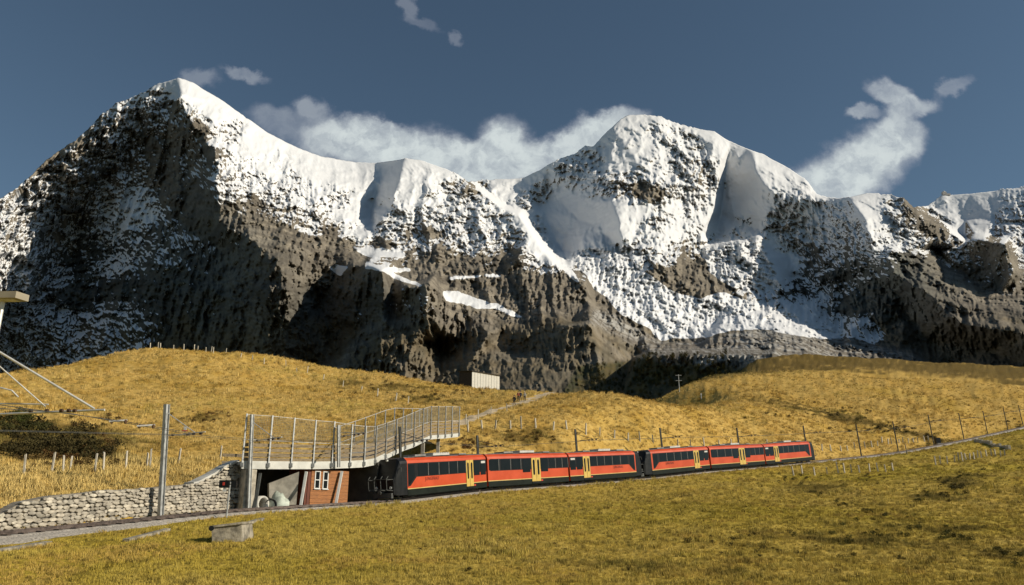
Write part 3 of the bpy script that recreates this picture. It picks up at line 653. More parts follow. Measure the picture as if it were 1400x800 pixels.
def track_near(x, y):
    """distance to the track, its height there, side (+ = camera side) and bearing pixel"""
    out = np.full(x.shape, 1e3); zt = np.zeros(x.shape); sd = np.zeros(x.shape); ti = np.zeros(x.shape, int)
    fl_ = np.argwhere((x > -60) & (x < 330) & (y > 20) & (y < 400)).ravel() if x.ndim == 1 else None
    X_, Y_ = x[fl_], y[fl_]
    for c0 in range(0, len(fl_), 20000):
        xs, ys = X_[c0:c0 + 20000], Y_[c0:c0 + 20000]
        d2 = (xs[:, None] - TC[None, ::2, 0]) ** 2 + (ys[:, None] - TC[None, ::2, 1]) ** 2
        j = d2.argmin(1) * 2; ii = fl_[c0:c0 + 20000]
        rx, ry = xs - TC[j, 0], ys - TC[j, 1]
        lat = rx * TN[j, 0] + ry * TN[j, 1]; lon = rx * TD[j, 0] + ry * TD[j, 1]
        out[ii] = np.where(np.abs(lon) < 3, np.abs(lat), np.sqrt(d2.min(1))); zt[ii] = TC[j, 2] + np.clip(lon, -1, 1) * TD[j, 2]; sd[ii] = np.sign(lat); ti[ii] = j
    return out, zt, sd, ti
def ground_z(x, y):
    x, y = np.atleast_1d(np.asarray(x, float)), np.atleast_1d(np.asarray(y, float))
    z = base_z(x, y)
    d, zt, sd, ti = track_near(x, y)
    px = TPX[ti]
    fi = np.interp(px, [-200, 300, 340, 360, 540, 570], [2.9, 2.9, 4.5, 6.2, 6.2, 2.3]); fo = np.interp(px, [-200, 300, 340, 360, 640], [3.5, 3.5, 5.6, 7.5, 7.5])
    near_i = np.interp(px, [0, 170, 236, 300, 1000], [4.3, 3.6, 2.0, 1.7, 1.7]); near_o = np.interp(px, [0, 200, 400, 1100, 1400], [8.5, 7, 7, 10, 14])
    i_ = np.where(sd < 0, fi, near_i); o_ = np.where(sd < 0, fo, near_o)
    t = np.clip((d - i_) / (o_ - i_), 0, 1); t = t * t * (3 - 2 * t)
    return np.where(d < 60, (zt - .34) * (1 - t) + z * t, z)
azs = np.concatenate([np.radians(np.arange(-180, -42, 3.0)), np.radians(np.linspace(-42, 42, 940)), np.radians(np.arange(45, 180.1, 3.0))])
rs = np.concatenate([np.exp(np.linspace(math.log(3.6), math.log(22), 22)), np.exp(np.linspace(math.log(22), math.log(240), 230))[1:], np.exp(np.linspace(math.log(240), math.log(3400), 70))[1:]])
AA, RR = np.meshgrid(azs, rs)
gxv, gyv = (RR * np.sin(AA)).ravel(), (RR * np.cos(AA)).ravel()
gzv = ground_z(gxv, gyv)
nA, nR_ = len(azs), len(rs)
idx = np.arange(nA * nR_).reshape(nR_, nA)
gq = np.stack([idx[:-1, :-1], idx[:-1, 1:], idx[1:, 1:], idx[1:, :-1]], -1).reshape(-1, 4)
gV = np.stack([gxv, gyv, gzv], 1)
# close the middle under the camera
gV = np.vstack([gV, [(0, 0, float(gzv[:nA].mean()))]])
# where is it greener, browner, darker
def zones(x, y, z):
    r = np.hypot(x, y); yy = np.maximum(y, 1.0); dep = yy * CP + z * SP; px = 700 + F * x / dep
    d, zt, sd, ti = track_near(x, y)
    n1 = fbm(x * .03, y * .03, 0 * x, 4); n2 = fbm(x * .16, y * .16, 0 * x + 3, 4); n3 = fbm(x * .6, y * .6, 0 * x + 8, 3)
    front = sstep(6, -4, np.where(d < 900, d * -sd, np.where(y < TC[0, 1], -50, 50)))         # valley side of the line
    front = np.maximum(front, sstep(60, 40, r) * (np.where(d < 900, sd, 1) > 0))
    green = .55 * front + .28 * n1 + .18 * n2
    green = green + .25 * sstep(150, 300, x + 60) * front
    brown = sstep(-.1, .5, n2 + .3 * n1)
    def spot(cx, cy, sx_, sy2, rot=0):
        c_, s_ = math.cos(rot), math.sin(rot); u = (x - cx) * c_ + (y - cy) * s_; v = -(x - cx) * s_ + (y - cy) * c_
        return np.exp(-((u / sx_) ** 2 + (v / sy2) ** 2))
    heath = np.zeros(x.shape)
    return np.clip(green, 0, 1), np.clip(brown, 0, 1), d, sd, px, n1, n2, n3
gr, br, dT, sT, pxT, n1, n2, n3 = zones(gV[:, 0], gV[:, 1], gV[:, 2])
def hit(px, py, dmin=15, dmax=900):
    """walk along the sight line of a pixel to where it meets the ground"""
    ds = np.exp(np.linspace(math.log(dmin), math.log(dmax), 900))
    a, b_ = (px - 700) / F, (400 - py) / F
    x, y, z = ds * a, ds * (CP - b_ * SP), ds * (SP + b_ * CP)
    g = ground_z(x, y); u = np.argwhere(z - g <= 0).ravel()
    if len(u) == 0:
        # just over a crest: take the closest approach
        j = int(np.argmin((z - g) / ds)); return Vector((x[j], y[j], g[j]))
    j = max(1, u[0]); f0, f1 = z[j - 1] - g[j - 1], z[j] - g[j]; t = f0 / (f0 - f1 + 1e-9); d = ds[j - 1] + t * (ds[j] - ds[j - 1])
    p = P(px, py, d); p.z = float(ground_z(p.x, p.y)[0]); return p
def gz(x, y): return float(ground_z(x, y)[0])
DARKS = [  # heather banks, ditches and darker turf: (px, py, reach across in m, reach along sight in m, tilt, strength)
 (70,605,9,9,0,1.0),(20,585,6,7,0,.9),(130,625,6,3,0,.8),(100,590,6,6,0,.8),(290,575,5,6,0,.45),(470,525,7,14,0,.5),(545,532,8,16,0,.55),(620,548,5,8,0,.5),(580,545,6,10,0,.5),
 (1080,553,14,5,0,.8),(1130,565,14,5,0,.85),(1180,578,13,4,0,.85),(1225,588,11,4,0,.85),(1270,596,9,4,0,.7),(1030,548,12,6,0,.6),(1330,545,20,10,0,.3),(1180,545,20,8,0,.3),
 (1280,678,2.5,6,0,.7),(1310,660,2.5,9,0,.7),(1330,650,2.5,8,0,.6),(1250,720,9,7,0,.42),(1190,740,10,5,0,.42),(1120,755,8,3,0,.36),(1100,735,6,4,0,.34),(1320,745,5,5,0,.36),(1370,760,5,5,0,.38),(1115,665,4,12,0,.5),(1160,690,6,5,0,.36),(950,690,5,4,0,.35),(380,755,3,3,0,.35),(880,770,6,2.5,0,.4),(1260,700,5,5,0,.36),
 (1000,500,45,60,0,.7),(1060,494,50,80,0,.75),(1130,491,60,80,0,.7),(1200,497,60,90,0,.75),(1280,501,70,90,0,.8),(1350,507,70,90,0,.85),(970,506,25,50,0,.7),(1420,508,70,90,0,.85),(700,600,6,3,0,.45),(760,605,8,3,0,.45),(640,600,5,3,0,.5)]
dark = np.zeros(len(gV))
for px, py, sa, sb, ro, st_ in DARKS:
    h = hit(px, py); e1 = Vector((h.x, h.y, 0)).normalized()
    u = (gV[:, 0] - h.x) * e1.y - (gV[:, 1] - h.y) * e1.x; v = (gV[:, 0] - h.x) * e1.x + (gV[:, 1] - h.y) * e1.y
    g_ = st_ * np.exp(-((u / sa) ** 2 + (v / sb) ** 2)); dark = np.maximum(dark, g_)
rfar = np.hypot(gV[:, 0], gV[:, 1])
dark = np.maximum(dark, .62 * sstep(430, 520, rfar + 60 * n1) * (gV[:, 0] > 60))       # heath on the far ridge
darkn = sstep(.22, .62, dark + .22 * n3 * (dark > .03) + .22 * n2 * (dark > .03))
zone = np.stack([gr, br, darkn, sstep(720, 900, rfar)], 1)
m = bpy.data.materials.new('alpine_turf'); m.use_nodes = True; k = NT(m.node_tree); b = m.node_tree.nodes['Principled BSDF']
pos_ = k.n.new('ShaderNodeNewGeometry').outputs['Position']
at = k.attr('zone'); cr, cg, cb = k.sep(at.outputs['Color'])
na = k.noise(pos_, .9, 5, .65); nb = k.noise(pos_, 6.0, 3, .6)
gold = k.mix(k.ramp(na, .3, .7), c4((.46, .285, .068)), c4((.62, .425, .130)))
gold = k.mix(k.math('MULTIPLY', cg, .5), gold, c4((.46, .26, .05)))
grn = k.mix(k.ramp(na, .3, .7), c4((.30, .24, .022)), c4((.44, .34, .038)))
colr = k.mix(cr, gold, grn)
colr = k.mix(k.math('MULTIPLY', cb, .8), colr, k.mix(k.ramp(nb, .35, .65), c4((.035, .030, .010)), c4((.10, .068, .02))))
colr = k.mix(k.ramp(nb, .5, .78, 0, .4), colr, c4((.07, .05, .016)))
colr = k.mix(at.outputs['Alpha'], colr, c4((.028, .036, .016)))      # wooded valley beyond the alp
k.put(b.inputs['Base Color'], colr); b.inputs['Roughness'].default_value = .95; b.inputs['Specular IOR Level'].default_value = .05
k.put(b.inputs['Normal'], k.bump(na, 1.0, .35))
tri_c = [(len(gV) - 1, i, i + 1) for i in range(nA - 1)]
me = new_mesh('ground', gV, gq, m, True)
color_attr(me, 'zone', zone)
GROUND = tag(link('ground', me), kind='structure')

# ------------------------------------------------------------------ instanced grass and shrubs (things nobody could count)
def leaf_mat(name, rough=.8):
    m = bpy.data.materials.new(name); m.use_nodes = True; k = NT(m.node_tree); b = m.node_tree.nodes['Principled BSDF']
    at = k.attr('tint', 'INSTANCER'); oi = k.n.new('ShaderNodeObjectInfo')
    c = k.mix(k.ramp(oi.outputs['Random'], 0, 1, 0, .32, False), at.outputs['Color'], c4((.05, .035, .012)))
    k.put(b.inputs['Base Color'], c); b.inputs['Roughness'].default_value = rough; b.inputs['Specular IOR Level'].default_value = .1
    return m
M_BLADE, M_LEAF = leaf_mat('grass_blades'), leaf_mat('shrub_leaves')
def tuft(nm, seed, n=16, h=.30, spread=.20, wd=.016):
    r = random.Random(seed); V, Fc = [], []
    for i in range(n):
        a = r.uniform(0, 6.283); d = spread * math.sqrt(r.random()); x, y = d * math.cos(a), d * math.sin(a)
        la = r.uniform(0, 6.283); hh = h * r.uniform(.5, 1.15); ln = hh * r.uniform(.15, .7); t = r.uniform(0, 3.14)
        wx_, wy_ = wd * math.cos(t), wd * math.sin(t); k0 = len(V)
        V += [(x - wx_, y - wy_, -.03), (x + wx_, y + wy_, -.03), (x + wx_ * .7 + ln * .35 * math.cos(la), y + wy_ * .7 + ln * .35 * math.sin(la), hh * .6), (x - wx_ * .7 + ln * .35 * math.cos(la), y - wy_ * .7 + ln * .35 * math.sin(la), hh * .6), (x + ln * math.cos(la), y + ln * math.sin(la), hh)]
        Fc += [(k0, k0 + 1, k0 + 2, k0 + 3), (k0 + 3, k0 + 2, k0 + 4)]
    return bpy.data.objects.new(nm, new_mesh(nm, V, Fc, M_BLADE))
def bush(nm, seed, n=170, sz=(.5, .5, .45), leaf=.07):
    r = random.Random(seed); V, Fc = [], []; lobes = [(r.uniform(-.4, .4), r.uniform(-.4, .4), r.uniform(.2, .8), r.uniform(.3, .55)) for _ in range(6)]
    for i in range(n):
        lx_, ly_, lz_, lr_ = lobes[r.randrange(6)]; v = Vector((r.gauss(0, 1), r.gauss(0, 1), r.gauss(0, 1))).normalized() * lr_ * r.uniform(.6, 1.05)
        c = Vector(((lx_ + v.x) * sz[0] * 1.5, (ly_ + v.y) * sz[1] * 1.5, max(0, lz_ + v.z) * sz[2] * 1.5)); u = Vector((r.gauss(0, 1), r.gauss(0, 1), r.gauss(0, 1))).normalized(); w_ = u.cross(Vector((r.gauss(0, 1), r.gauss(0, 1), r.gauss(0, 1)))).normalized()
        s = leaf * r.uniform(.6, 1.4); k0 = len(V); V += [c - u * s, c + w_ * s * .6, c + u * s, c - w_ * s * .6]; Fc += [(k0, k0 + 1, k0 + 2, k0 + 3)]
    return bpy.data.objects.new(nm, new_mesh(nm, V, Fc, M_LEAF))
def scatter(name, pts, scl, rot, tint, sources, label=None, cat=None):
    pc = bpy.data.collections.new(name + '_sources')
    for o in sources: pc.objects.link(o)
    me = bpy.data.meshes.new(name); me.vertices.add(len(pts)); me.vertices.foreach_set('co', np.asarray(pts, np.float32).ravel())
    for nm, arr, ty in (('scl', scl, 'FLOAT'), ('rotz', rot, 'FLOAT')):
        a = me.attributes.new(nm, ty, 'POINT'); a.data.foreach_set('value', np.asarray(arr, np.float32))
    a = me.attributes.new('tint', 'FLOAT_COLOR', 'POINT'); a.data.foreach_set('color', np.concatenate([tint, np.ones((len(pts), 1))], 1).astype(np.float32).ravel())
    o = link(name, me); tag(o, label, cat, kind='stuff')
    ng = bpy.data.node_groups.new(name + '_nodes', 'GeometryNodeTree')
    ng.interface.new_socket('Geometry', in_out='INPUT', socket_type='NodeSocketGeometry'); ng.interface.new_socket('Geometry', in_out='OUTPUT', socket_type='NodeSocketGeometry')
    gi, go = ng.nodes.new('NodeGroupInput'), ng.nodes.new('NodeGroupOutput')
    ip = ng.nodes.new('GeometryNodeInstanceOnPoints'); ci = ng.nodes.new('GeometryNodeCollectionInfo')
    ci.inputs['Collection'].default_value = pc; ci.inputs['Separate Children'].default_value = True; ci.inputs['Reset Children'].default_value = True
    def na(nm):
        n = ng.nodes.new('GeometryNodeInputNamedAttribute'); n.data_type = 'FLOAT'; n.inputs['Name'].default_value = nm; return n.outputs['Attribute']
    cx = ng.nodes.new('ShaderNodeCombineXYZ'); ng.links.new(na('rotz'), cx.inputs[2])
    ng.links.new(gi.outputs[0], ip.inputs['Points']); ng.links.new(ci.outputs[0], ip.inputs['Instance']); ip.inputs['Pick Instance'].default_value = True
    ng.links.new(cx.outputs[0], ip.inputs['Rotation']); ng.links.new(na('scl'), ip.inputs['Scale']); ng.links.new(ip.outputs[0], go.inputs[0])
    md = o.modifiers.new('scatter', 'NODES'); md.node_group = ng
    return o
NG = 150000
az_ = RNG.uniform(R(-37), R(37), NG); r_ = np.exp(RNG.uniform(math.log(22), math.log(430), NG))
keep = r_ < 1e9
qx, qy = r_ * np.sin(az_), r_ * np.cos(az_)
d_, zt_, sd_, ti_ = track_near(qx, qy)
fw = np.interp(TPX[ti_], [-200, 320, 345, 560, 600], [3.7, 3.9, 8, 9, 2.2])
keep &= np.where(sd_ < 0, (d_ > fw) | ((TPX[ti_] < 330) & (d_ > 1.9) & (d_ < 2.75)), d_ > np.interp(TPX[ti_], [0, 170, 236, 300], [4.4, 3.6, 2.1, 1.75]))
PATH_PX = [(622,579,93),(645,571,102),(668,564,112),(690,558,121),(707,551.5,131),(722,548,137),(740,541,150),(756,536.5,160)]
PATHP = np.array([tuple(hit(a, b_, 70, 230)) for a, b_, _ in PATH_PX])
PATHP = catmull(PATHP, 8)
dp = np.full(NG, 1e9)
for c in PATHP: dp = np.minimum(dp, np.hypot(qx - c[0], qy - c[1]))
keep &= dp > 1.3
qx, qy, r_ = qx[keep], qy[keep], r_[keep]
qz = ground_z(qx, qy)
g_, b2_, dT2, sT2, pxq, n1q, n2q, n3q = zones(qx, qy, qz)
dkq = np.zeros(len(qx))
for px, py, sa, sb, ro, st_ in DARKS:
    h = hit(px, py); e1 = Vector((h.x, h.y, 0)).normalized()
    u = (qx - h.x) * e1.y - (qy - h.y) * e1.x; v = (qx - h.x) * e1.x + (qy - h.y) * e1.y
    dkq = np.maximum(dkq, st_ * np.exp(-((u / sa) ** 2 + (v / sb) ** 2)))
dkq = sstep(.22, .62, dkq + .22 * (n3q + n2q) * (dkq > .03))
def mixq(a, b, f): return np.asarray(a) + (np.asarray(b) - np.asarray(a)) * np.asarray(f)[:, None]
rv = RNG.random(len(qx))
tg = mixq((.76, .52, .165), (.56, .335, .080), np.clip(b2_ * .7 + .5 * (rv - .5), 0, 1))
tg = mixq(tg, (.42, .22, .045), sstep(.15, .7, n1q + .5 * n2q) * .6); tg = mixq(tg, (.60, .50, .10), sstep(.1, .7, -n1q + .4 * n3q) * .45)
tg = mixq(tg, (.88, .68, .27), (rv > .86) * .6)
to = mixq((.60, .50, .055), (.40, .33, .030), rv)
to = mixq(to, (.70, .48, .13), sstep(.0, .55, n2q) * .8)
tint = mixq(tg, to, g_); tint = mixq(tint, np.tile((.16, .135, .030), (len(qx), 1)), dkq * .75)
dk2 = RNG.random(len(qx)) < .12 + .10 * g_ + .12 * sstep(.1, .6, n3q)  # darker tufts stand in for the small shadows between tussocks
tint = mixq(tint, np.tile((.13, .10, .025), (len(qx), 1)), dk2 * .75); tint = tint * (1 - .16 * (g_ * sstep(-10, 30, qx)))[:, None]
sclq = np.clip(.55 + r_ / 130, .6, 2.4) * RNG.uniform(.6, 1.35, len(qx)) * np.where(g_ > .4, .46, .66) * (1 + .5 * np.clip(n3q, -.8, 1))
# tall dry grass fringe over the wall
fr = (sT2 < 0) & (dT2 > 3) & (dT2 < 16) & (pxq < 320); sclq = np.where(fr, sclq * 1.5, sclq)
tint = mixq(tint, np.tile((.86, .64, .24), (len(qx), 1)), fr * .6)
scatter('meadow_grass', np.stack([qx, qy, qz], 1), sclq, RNG.uniform(0, 6.28, len(qx)), tint, [tuft('tuft_%d' % i, 40 + i, n=[16, 20, 13][i], h=[.28, .36, .22][i], spread=[.20, .26, .3][i]) for i in range(3)], 'tussocky dry golden and olive grass covering the alp', 'grass')
# heather and dwarf shrubs on the bank at the left and along the ditches
sp_, ss_, st2 = [], [], []
def shrubs(px, py, wpx_, hpx, n, s0, s1, col):
    for _ in range(n):
        a = px + random.gauss(0, wpx_); b_ = py + random.gauss(0, hpx)
        h = hit(a, b_, 40, 700); sp_.append(tuple(h)); ss_.append(random.uniform(s0, s1)); f = random.uniform(.6, 1.4); st2.append([c * f for c in col])
shrubs(75, 607, 34, 13, 95, .7, 1.7, (.055, .045, .016)); shrubs(30, 583, 18, 7, 30, .7, 1.5, (.05, .05, .016)); shrubs(25, 574, 8, 3, 8, 1.0, 1.5, (.085, .10, .022)); shrubs(135, 625, 8, 4, 20, .6, 1.2, (.04, .035, .012)); shrubs(100, 628, 20, 5, 26, .5, 1.1, (.10, .05, .016))
shrubs(1130, 565, 45, 4, 40, .5, 1.1, (.06, .05, .018)); shrubs(1210, 586, 30, 4, 36, .5, 1.1, (.055, .046, .016)); shrubs(1265, 598, 14, 3, 16, .6, 1.1, (.04, .035, .014)); shrubs(560, 535, 50, 7, 30, .5, 1.0, (.09, .06, .02)); shrubs(1300, 668, 14, 8, 16, .4, .8, (.06, .055, .018)); shrubs(640, 610, 14, 5, 16, .5, .9, (.13, .06, .018)); shrubs(1385, 580, 10, 4, 12, .7, 1.2, (.09, .07, .025))
shrubs(1090, 655, 12, 3, 10, .4, .8, (.06, .06, .018)); shrubs(1220, 735, 50, 14, 30, .25, .5, (.075, .075, .018)); shrubs(1060, 760, 60, 14, 20, .2, .4, (.07, .06, .018)); shrubs(800, 740, 120, 24, 24, .15, .32, (.08, .06, .02)); shrubs(1180, 655, 30, 5, 12, .3, .6, (.07, .06, .02))
shrubs(75, 628, 42, 9, 70, .4, 1.0, (.15, .10, .035)); shrubs(140, 600, 20, 16, 26, .4, .9, (.17, .10, .035)); shrubs(285, 573, 15, 8, 26, .35, .75, (.12, .07, .025)); shrubs(600, 545, 22, 6, 24, .4, .8, (.10, .07, .025)); shrubs(700, 600, 40, 5, 22, .4, .7, (.13, .08, .025))
for line in ([(1345, 641), (1300, 656), (1265, 675), (1250, 690)], [(1100, 668), (1150, 690), (1215, 706)], [(1255, 722), (1320, 737), (1400, 766)], [(1040, 552), (1120, 562), (1200, 582), (1270, 598)]):
    for (xa, ya), (xb, yb) in zip(line[:-1], line[1:]):
        for q_ in range(3): f = (q_ + random.random()) / 3; shrubs(xa + (xb - xa) * f, ya + (yb - ya) * f, 4, 1.5, 4, .22, .5, (.09, .085, .022))
scatter('heather_shrubs', sp_, ss_, [random.uniform(0, 6.28) for _ in sp_], np.array(st2), [bush('bush_%d' % i, 60 + i, sz=(.55, .55, .4)) for i in range(3)], 'low dark heather and dwarf shrubs on the banks', 'shrubs')
# mountain pines and alder on the shaded spur beyond the alp
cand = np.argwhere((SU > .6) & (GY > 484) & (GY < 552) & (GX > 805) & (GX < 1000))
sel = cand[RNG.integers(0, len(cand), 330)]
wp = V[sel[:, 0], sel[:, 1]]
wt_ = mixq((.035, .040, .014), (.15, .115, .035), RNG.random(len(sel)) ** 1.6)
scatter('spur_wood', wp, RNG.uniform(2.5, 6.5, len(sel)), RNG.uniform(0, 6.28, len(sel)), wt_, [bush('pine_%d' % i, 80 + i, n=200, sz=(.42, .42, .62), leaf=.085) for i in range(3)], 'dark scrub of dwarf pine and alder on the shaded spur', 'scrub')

# ------------------------------------------------------------------ materials for built things
M_BAL = mat('ballast_gravel', (.46, .41, .34), .95, .55, 9.0, bump=.05, bscale=14)
M_RAIL = mat('rail_steel', (.13, .10, .085), .5, .4, 4.0, metal=.6)
M_SLEEP = mat('sleeper_dark_wood', (.07, .055, .045), .9, .4, 6)
M_CONC = mat('concrete', (.42, .39, .33), .9, .3, 1.6, bump=.01)
M_CONCL = mat('pale_concrete', (.58, .56, .50), .9, .25, 1.2, bump=.01)
M_STEEL = mat('galvanised_steel', (.42, .43, .42), .55, .25, 3.0, metal=.35)
M_STEELD = mat('dark_weathered_steel', (.10, .105, .10), .6, .3, 3.0, metal=.3)
M_TUBE = mat('aluminium_tube', (.66, .65, .60), .45, .15, 3.0, metal=.3)
M_RED = mat('red_car_paint', (.56, .070, .014), .42, .10, .6)
M_BLACK = mat('black_panel', (.009, .010, .011), .4, .2, 2, spec=.3)
M_GLASS = mat('tinted_window_glass', (.006, .007, .008), .10, .4, .8, spec=.22)
M_YEL = mat('yellow_door_paint', (.62, .43, .10), .4, .1, 2)
M_CREAM = mat('cream_stripe_paint', (.62, .46, .16), .5, .1, 2)
M_SKIRT = mat('dark_green_skirt', (.010, .015, .011), .6, .3, 1.5, spec=.15)
M_ROOF = mat('grey_roof', (.22, .22, .21), .6, .3, 2)
M_LGREY = mat('light_grey_box', (.55, .55, .52), .6, .15, 2)
M_WHITE = mat('white_paint', (.72, .72, .68), .6, .12, 3)
M_LAMP = mat('lamp_glass', (.8, .8, .75), .1, .05, 2)
M_REDP = mat('small_red_plate', (.6, .05, .03), .5, .1, 2)
M_INS = mat('brown_insulator', (.09, .05, .03), .3, .2, 5)
M_PWOOD = mat('weathered_post_wood', (.55, .50, .40), .9, .35, 6, stretch=(3, 3, .5))

# ------------------------------------------------------------------ track
def sweep(idx_, prof, close=True):
    """profile of (towards camera side, up) points swept along the track"""
    n = len(prof); V, Fc = [], []
    for i in idx_:
        c, nn_ = TC[i], TN[i]
        for a, z in prof: V.append((c[0] + nn_[0] * a, c[1] + nn_[1] * a, c[2] + z))
    for q_ in range(len(idx_) - 1):
        for j in range(n if close else n - 1):
            Fc.append((q_ * n + j, q_ * n + (j + 1) % n, (q_ + 1) * n + (j + 1) % n, (q_ + 1) * n + j))
    return V, Fc
tix = list(range(0, len(TC), 2))
V_, F_ = sweep(tix, [(-2.2, -.55), (-1.5, -.17), (1.5, -.17), (2.3, -.6)], False)
tag(link('track_bed', new_mesh('track_bed', V_, F_, M_BAL, True)), kind='structure')
# wider gravel apron on the camera side at the left
ia = [i for i in tix if TPX[i] < 238]
V_, F_ = [], []
for i in ia:
    w_ = float(np.interp(TPX[i], [-100, 60, 170, 236], [4.4, 4.2, 3.4, 1.9])) + .18 * math.sin(i * 1.7)
    for a, z in ((1.3, -.20), (w_ * .7, -.24), (w_, -.62)): p = TC[i] + TN[i] * a; V_.append((p[0], p[1], p[2] + z))
for q_ in range(len(ia) - 1):
    for j in range(2): F_.append((q_ * 3 + j, q_ * 3 + j + 1, q_ * 3 + 4 + j, q_ * 3 + 3 + j))
tag(link('gravel_apron', new_mesh('gravel_apron', V_, F_, M_BAL, True)), kind='structure')
track = thing('railway_track', tuple(TC[0]), 'single rack railway track curving from the stone wall up the alp', 'railway track')
for a, w_ in ((-.5, .07), (.5, .07)):
    V_, F_ = sweep(tix, [(a - w_ / 2, -.14), (a - w_ / 2, 0), (a + w_ / 2, 0), (a + w_ / 2, -.14)]); set_parent(link('rail', new_mesh('rail', V_, F_, M_RAIL)), track)
V_, F_ = sweep(tix, [(-.04, -.1), (-.04, .05), (.04, .05), (.04, -.1)]); set_parent(link('rack_rail', new_mesh('rack_rail', V_, F_, M_RAIL)), track)
slm = None
for i in range(0, len(TC)):
    if not (-80 < TPX[i] < 540) or i % 2: continue
    ang = math.atan2(TN[i][1], TN[i][0])
    if slm is None:
        slm = MB().box((0, 0, -.175), (1.9, .24, .13)); slm = new_mesh('sleeper', [tuple(v) for v in slm.V], slm.F, M_SLEEP)
    o = link('sleeper', slm, loc=tuple(TC[i])); o.rotation_euler.z = ang; set_parent(o, track)

# ------------------------------------------------------------------ train
SIDE = TC + TN * 1.3; SPX = np.array([proj(c + np.array((0, 0, .5)))[0] for c in SIDE])
def s_at(px):
    j = int(np.argmax((SPX > px) & (np.arange(len(SPX)) > 60))); f = (px - SPX[j - 1]) / (SPX[j] - SPX[j - 1]); return (j - 1 + f)
def tc_at(s): i = int(s); f = s - i; return Vector(TC[i] * (1 - f) + TC[i + 1] * f)
def ring(u, w, zb, zm, zt1, zt, wt, wr): return [(u, -w, zb), (u, -w, zm), (u, -wt, zt1), (u, -wr, zt), (u, wr, zt), (u, wt, zt1), (u, w, zm), (u, w, zb)]
def loft(mb, rings):
    n = len(rings[0]); vs = [v for r in rings for v in r]; fs = []
    for i in range(len(rings) - 1): fs += [(i * n + j, i * n + (j + 1) % n, (i + 1) * n + (j + 1) % n, (i + 1) * n + j) for j in range(n)]
    fs += [tuple(range(n - 1, -1, -1)), tuple(range((len(rings) - 1) * n, len(rings) * n))]
    return mb.add(vs, fs)
HW = 1.3
WA = [(.216,.32),(.333,.432),(.446,.54),(.55,.638),(.648,.733)]
def car(unit, A, B, kind):
    ex = (B - A); L = ex.length; ex.normalize(); ey = ex.cross(Vector((0, 0, 1))).normalized(); ez = ey.cross(ex)
    M = Matrix.Translation(A) @ Matrix((ex, ey, ez)).transposed().to_4x4()
    mir = kind == 'C'
    def U(t): return (1 - t) * L if mir else t * L
    def sp2(t0, t1): a, b_ = U(t0), U(t1); return (min(a, b_), max(a, b_))
    full = lambda u: ring(u, HW, .30, 3.0, 3.22, 3.46, 1.24, .95)
    g = .22
    bm = MB(M)
    t_cab = 1.7 / L
    if kind in 'AC': u0, u1 = sp2(t_cab, 1 - g / L)
    else: u0, u1 = g, L - g
    loft(bm, [full(u0), full(u1)])
    body = bm.build('car_body', M_RED, unit)
    def panel(name, t0, t1, z0, z1, m, off, sides=(1, -1), bevel=0):
        a, b_ = sp2(t0, t1)
        for sd in sides:
            mb = MB(M); mb.box(((a + b_) / 2, sd * (HW + off / 2), (z0 + z1) / 2), (b_ - a, off, z1 - z0)); mb.build(name, m, body)
    t_lo = t_cab if kind in 'AC' else g / L
    panel('skirt', t_lo, 1 - g / L, .24, .76, M_SKIRT, .03)
    panel('stripe', t_lo, 1 - g / L, .765, .84, M_CREAM, .02)
    panel('window_band', .04 if kind == 'B' else .205, .985, 1.78, 2.98, M_BLACK, .012)
    if kind in 'AC':
        wins, tall, doors = WA, [(.832,.90),(.914,.977)], [(.738,.822)]
        for sd in (1, -1):      # cab side window with its slanted lower edge
            mb = MB(M); y = sd * (HW + .012); pl = [(U(.205), y, 2.98), (U(.12), y, 2.98), (U(.12), y, .98), (U(.145), y, 1.05), (U(.205), y, 1.78)]
            mb.prism(pl, (0, -sd * .03, 0)); mb.build('cab_window_panel', M_BLACK, body)
            mb = MB(M); y = sd * (HW + .024); pl = [(U(.185), y, 2.85), (U(.128), y, 2.85), (U(.128), y, 1.15), (U(.15), y, 1.35), (U(.185), y, 1.75)]
            mb.prism(pl, (0, -sd * .02, 0)); mb.build('cab_side_window', M_GLASS, body)
    else:
        wins, tall, doors = [(.024,.132),(.153,.264),(.28,.383),(.736,.814),(.833,.904),(.918,.985)], [(.407,.497),(.63,.717)], [(.512,.619)]
    for t0, t1 in wins: panel('window', t0 + .004, t1 - .004, 1.86, 2.9, M_GLASS, .026)
    for t0, t1 in wins: panel('window_bar', t1 + .001, t1 + .004, 1.82, 2.94, M_ROOF, .03, (1,))
    for t0, t1 in tall: panel('tall_window', t0, t1, 1.5, 2.9, M_GLASS, .03)
    if kind in 'AC': panel('destination_display', tall[1][0] + .006, tall[1][1] - .006, 2.62, 2.84, M_LGREY, .04, (1,))
    for t0, t1 in doors:
        mid = (t0 + t1) / 2
        for a, b_ in ((t0, mid - .0015), (mid + .0015, t1)):
            panel('door_leaf', a, b_, .50, 3.0, M_YEL, .05); w_ = (b_ - a)
            for sd in (1, -1):  # rounded narrow pane
                c = U((a + b_) / 2); hw_ = w_ * L * .24; y = sd * (HW + .058); pts = []
                for q_ in range(12):
                    an = 2 * math.pi * q_ / 12; pts.append((c + hw_ * math.cos(an), y, (2.62 if math.sin(an) >= 0 else 1.35) + hw_ * math.sin(an)))
                MB(M).prism(pts, (0, -sd * .02, 0)).build('door_pane', M_GLASS, body)
        panel('step', t0, t1, .30, .42, M_BLACK, .09)
        panel('warning_plate', t1 + .004 if not mir else t0 - .024, t1 + .024 if not mir else t0 - .004, .5, .64, M_REDP, .045, (1,))
    # underframe, bogies
    mb = MB(M); mb.box((L / 2, 0, .33), (L - 3, 1.9, .4)); mb.build('underframe', M_BLACK, unit)
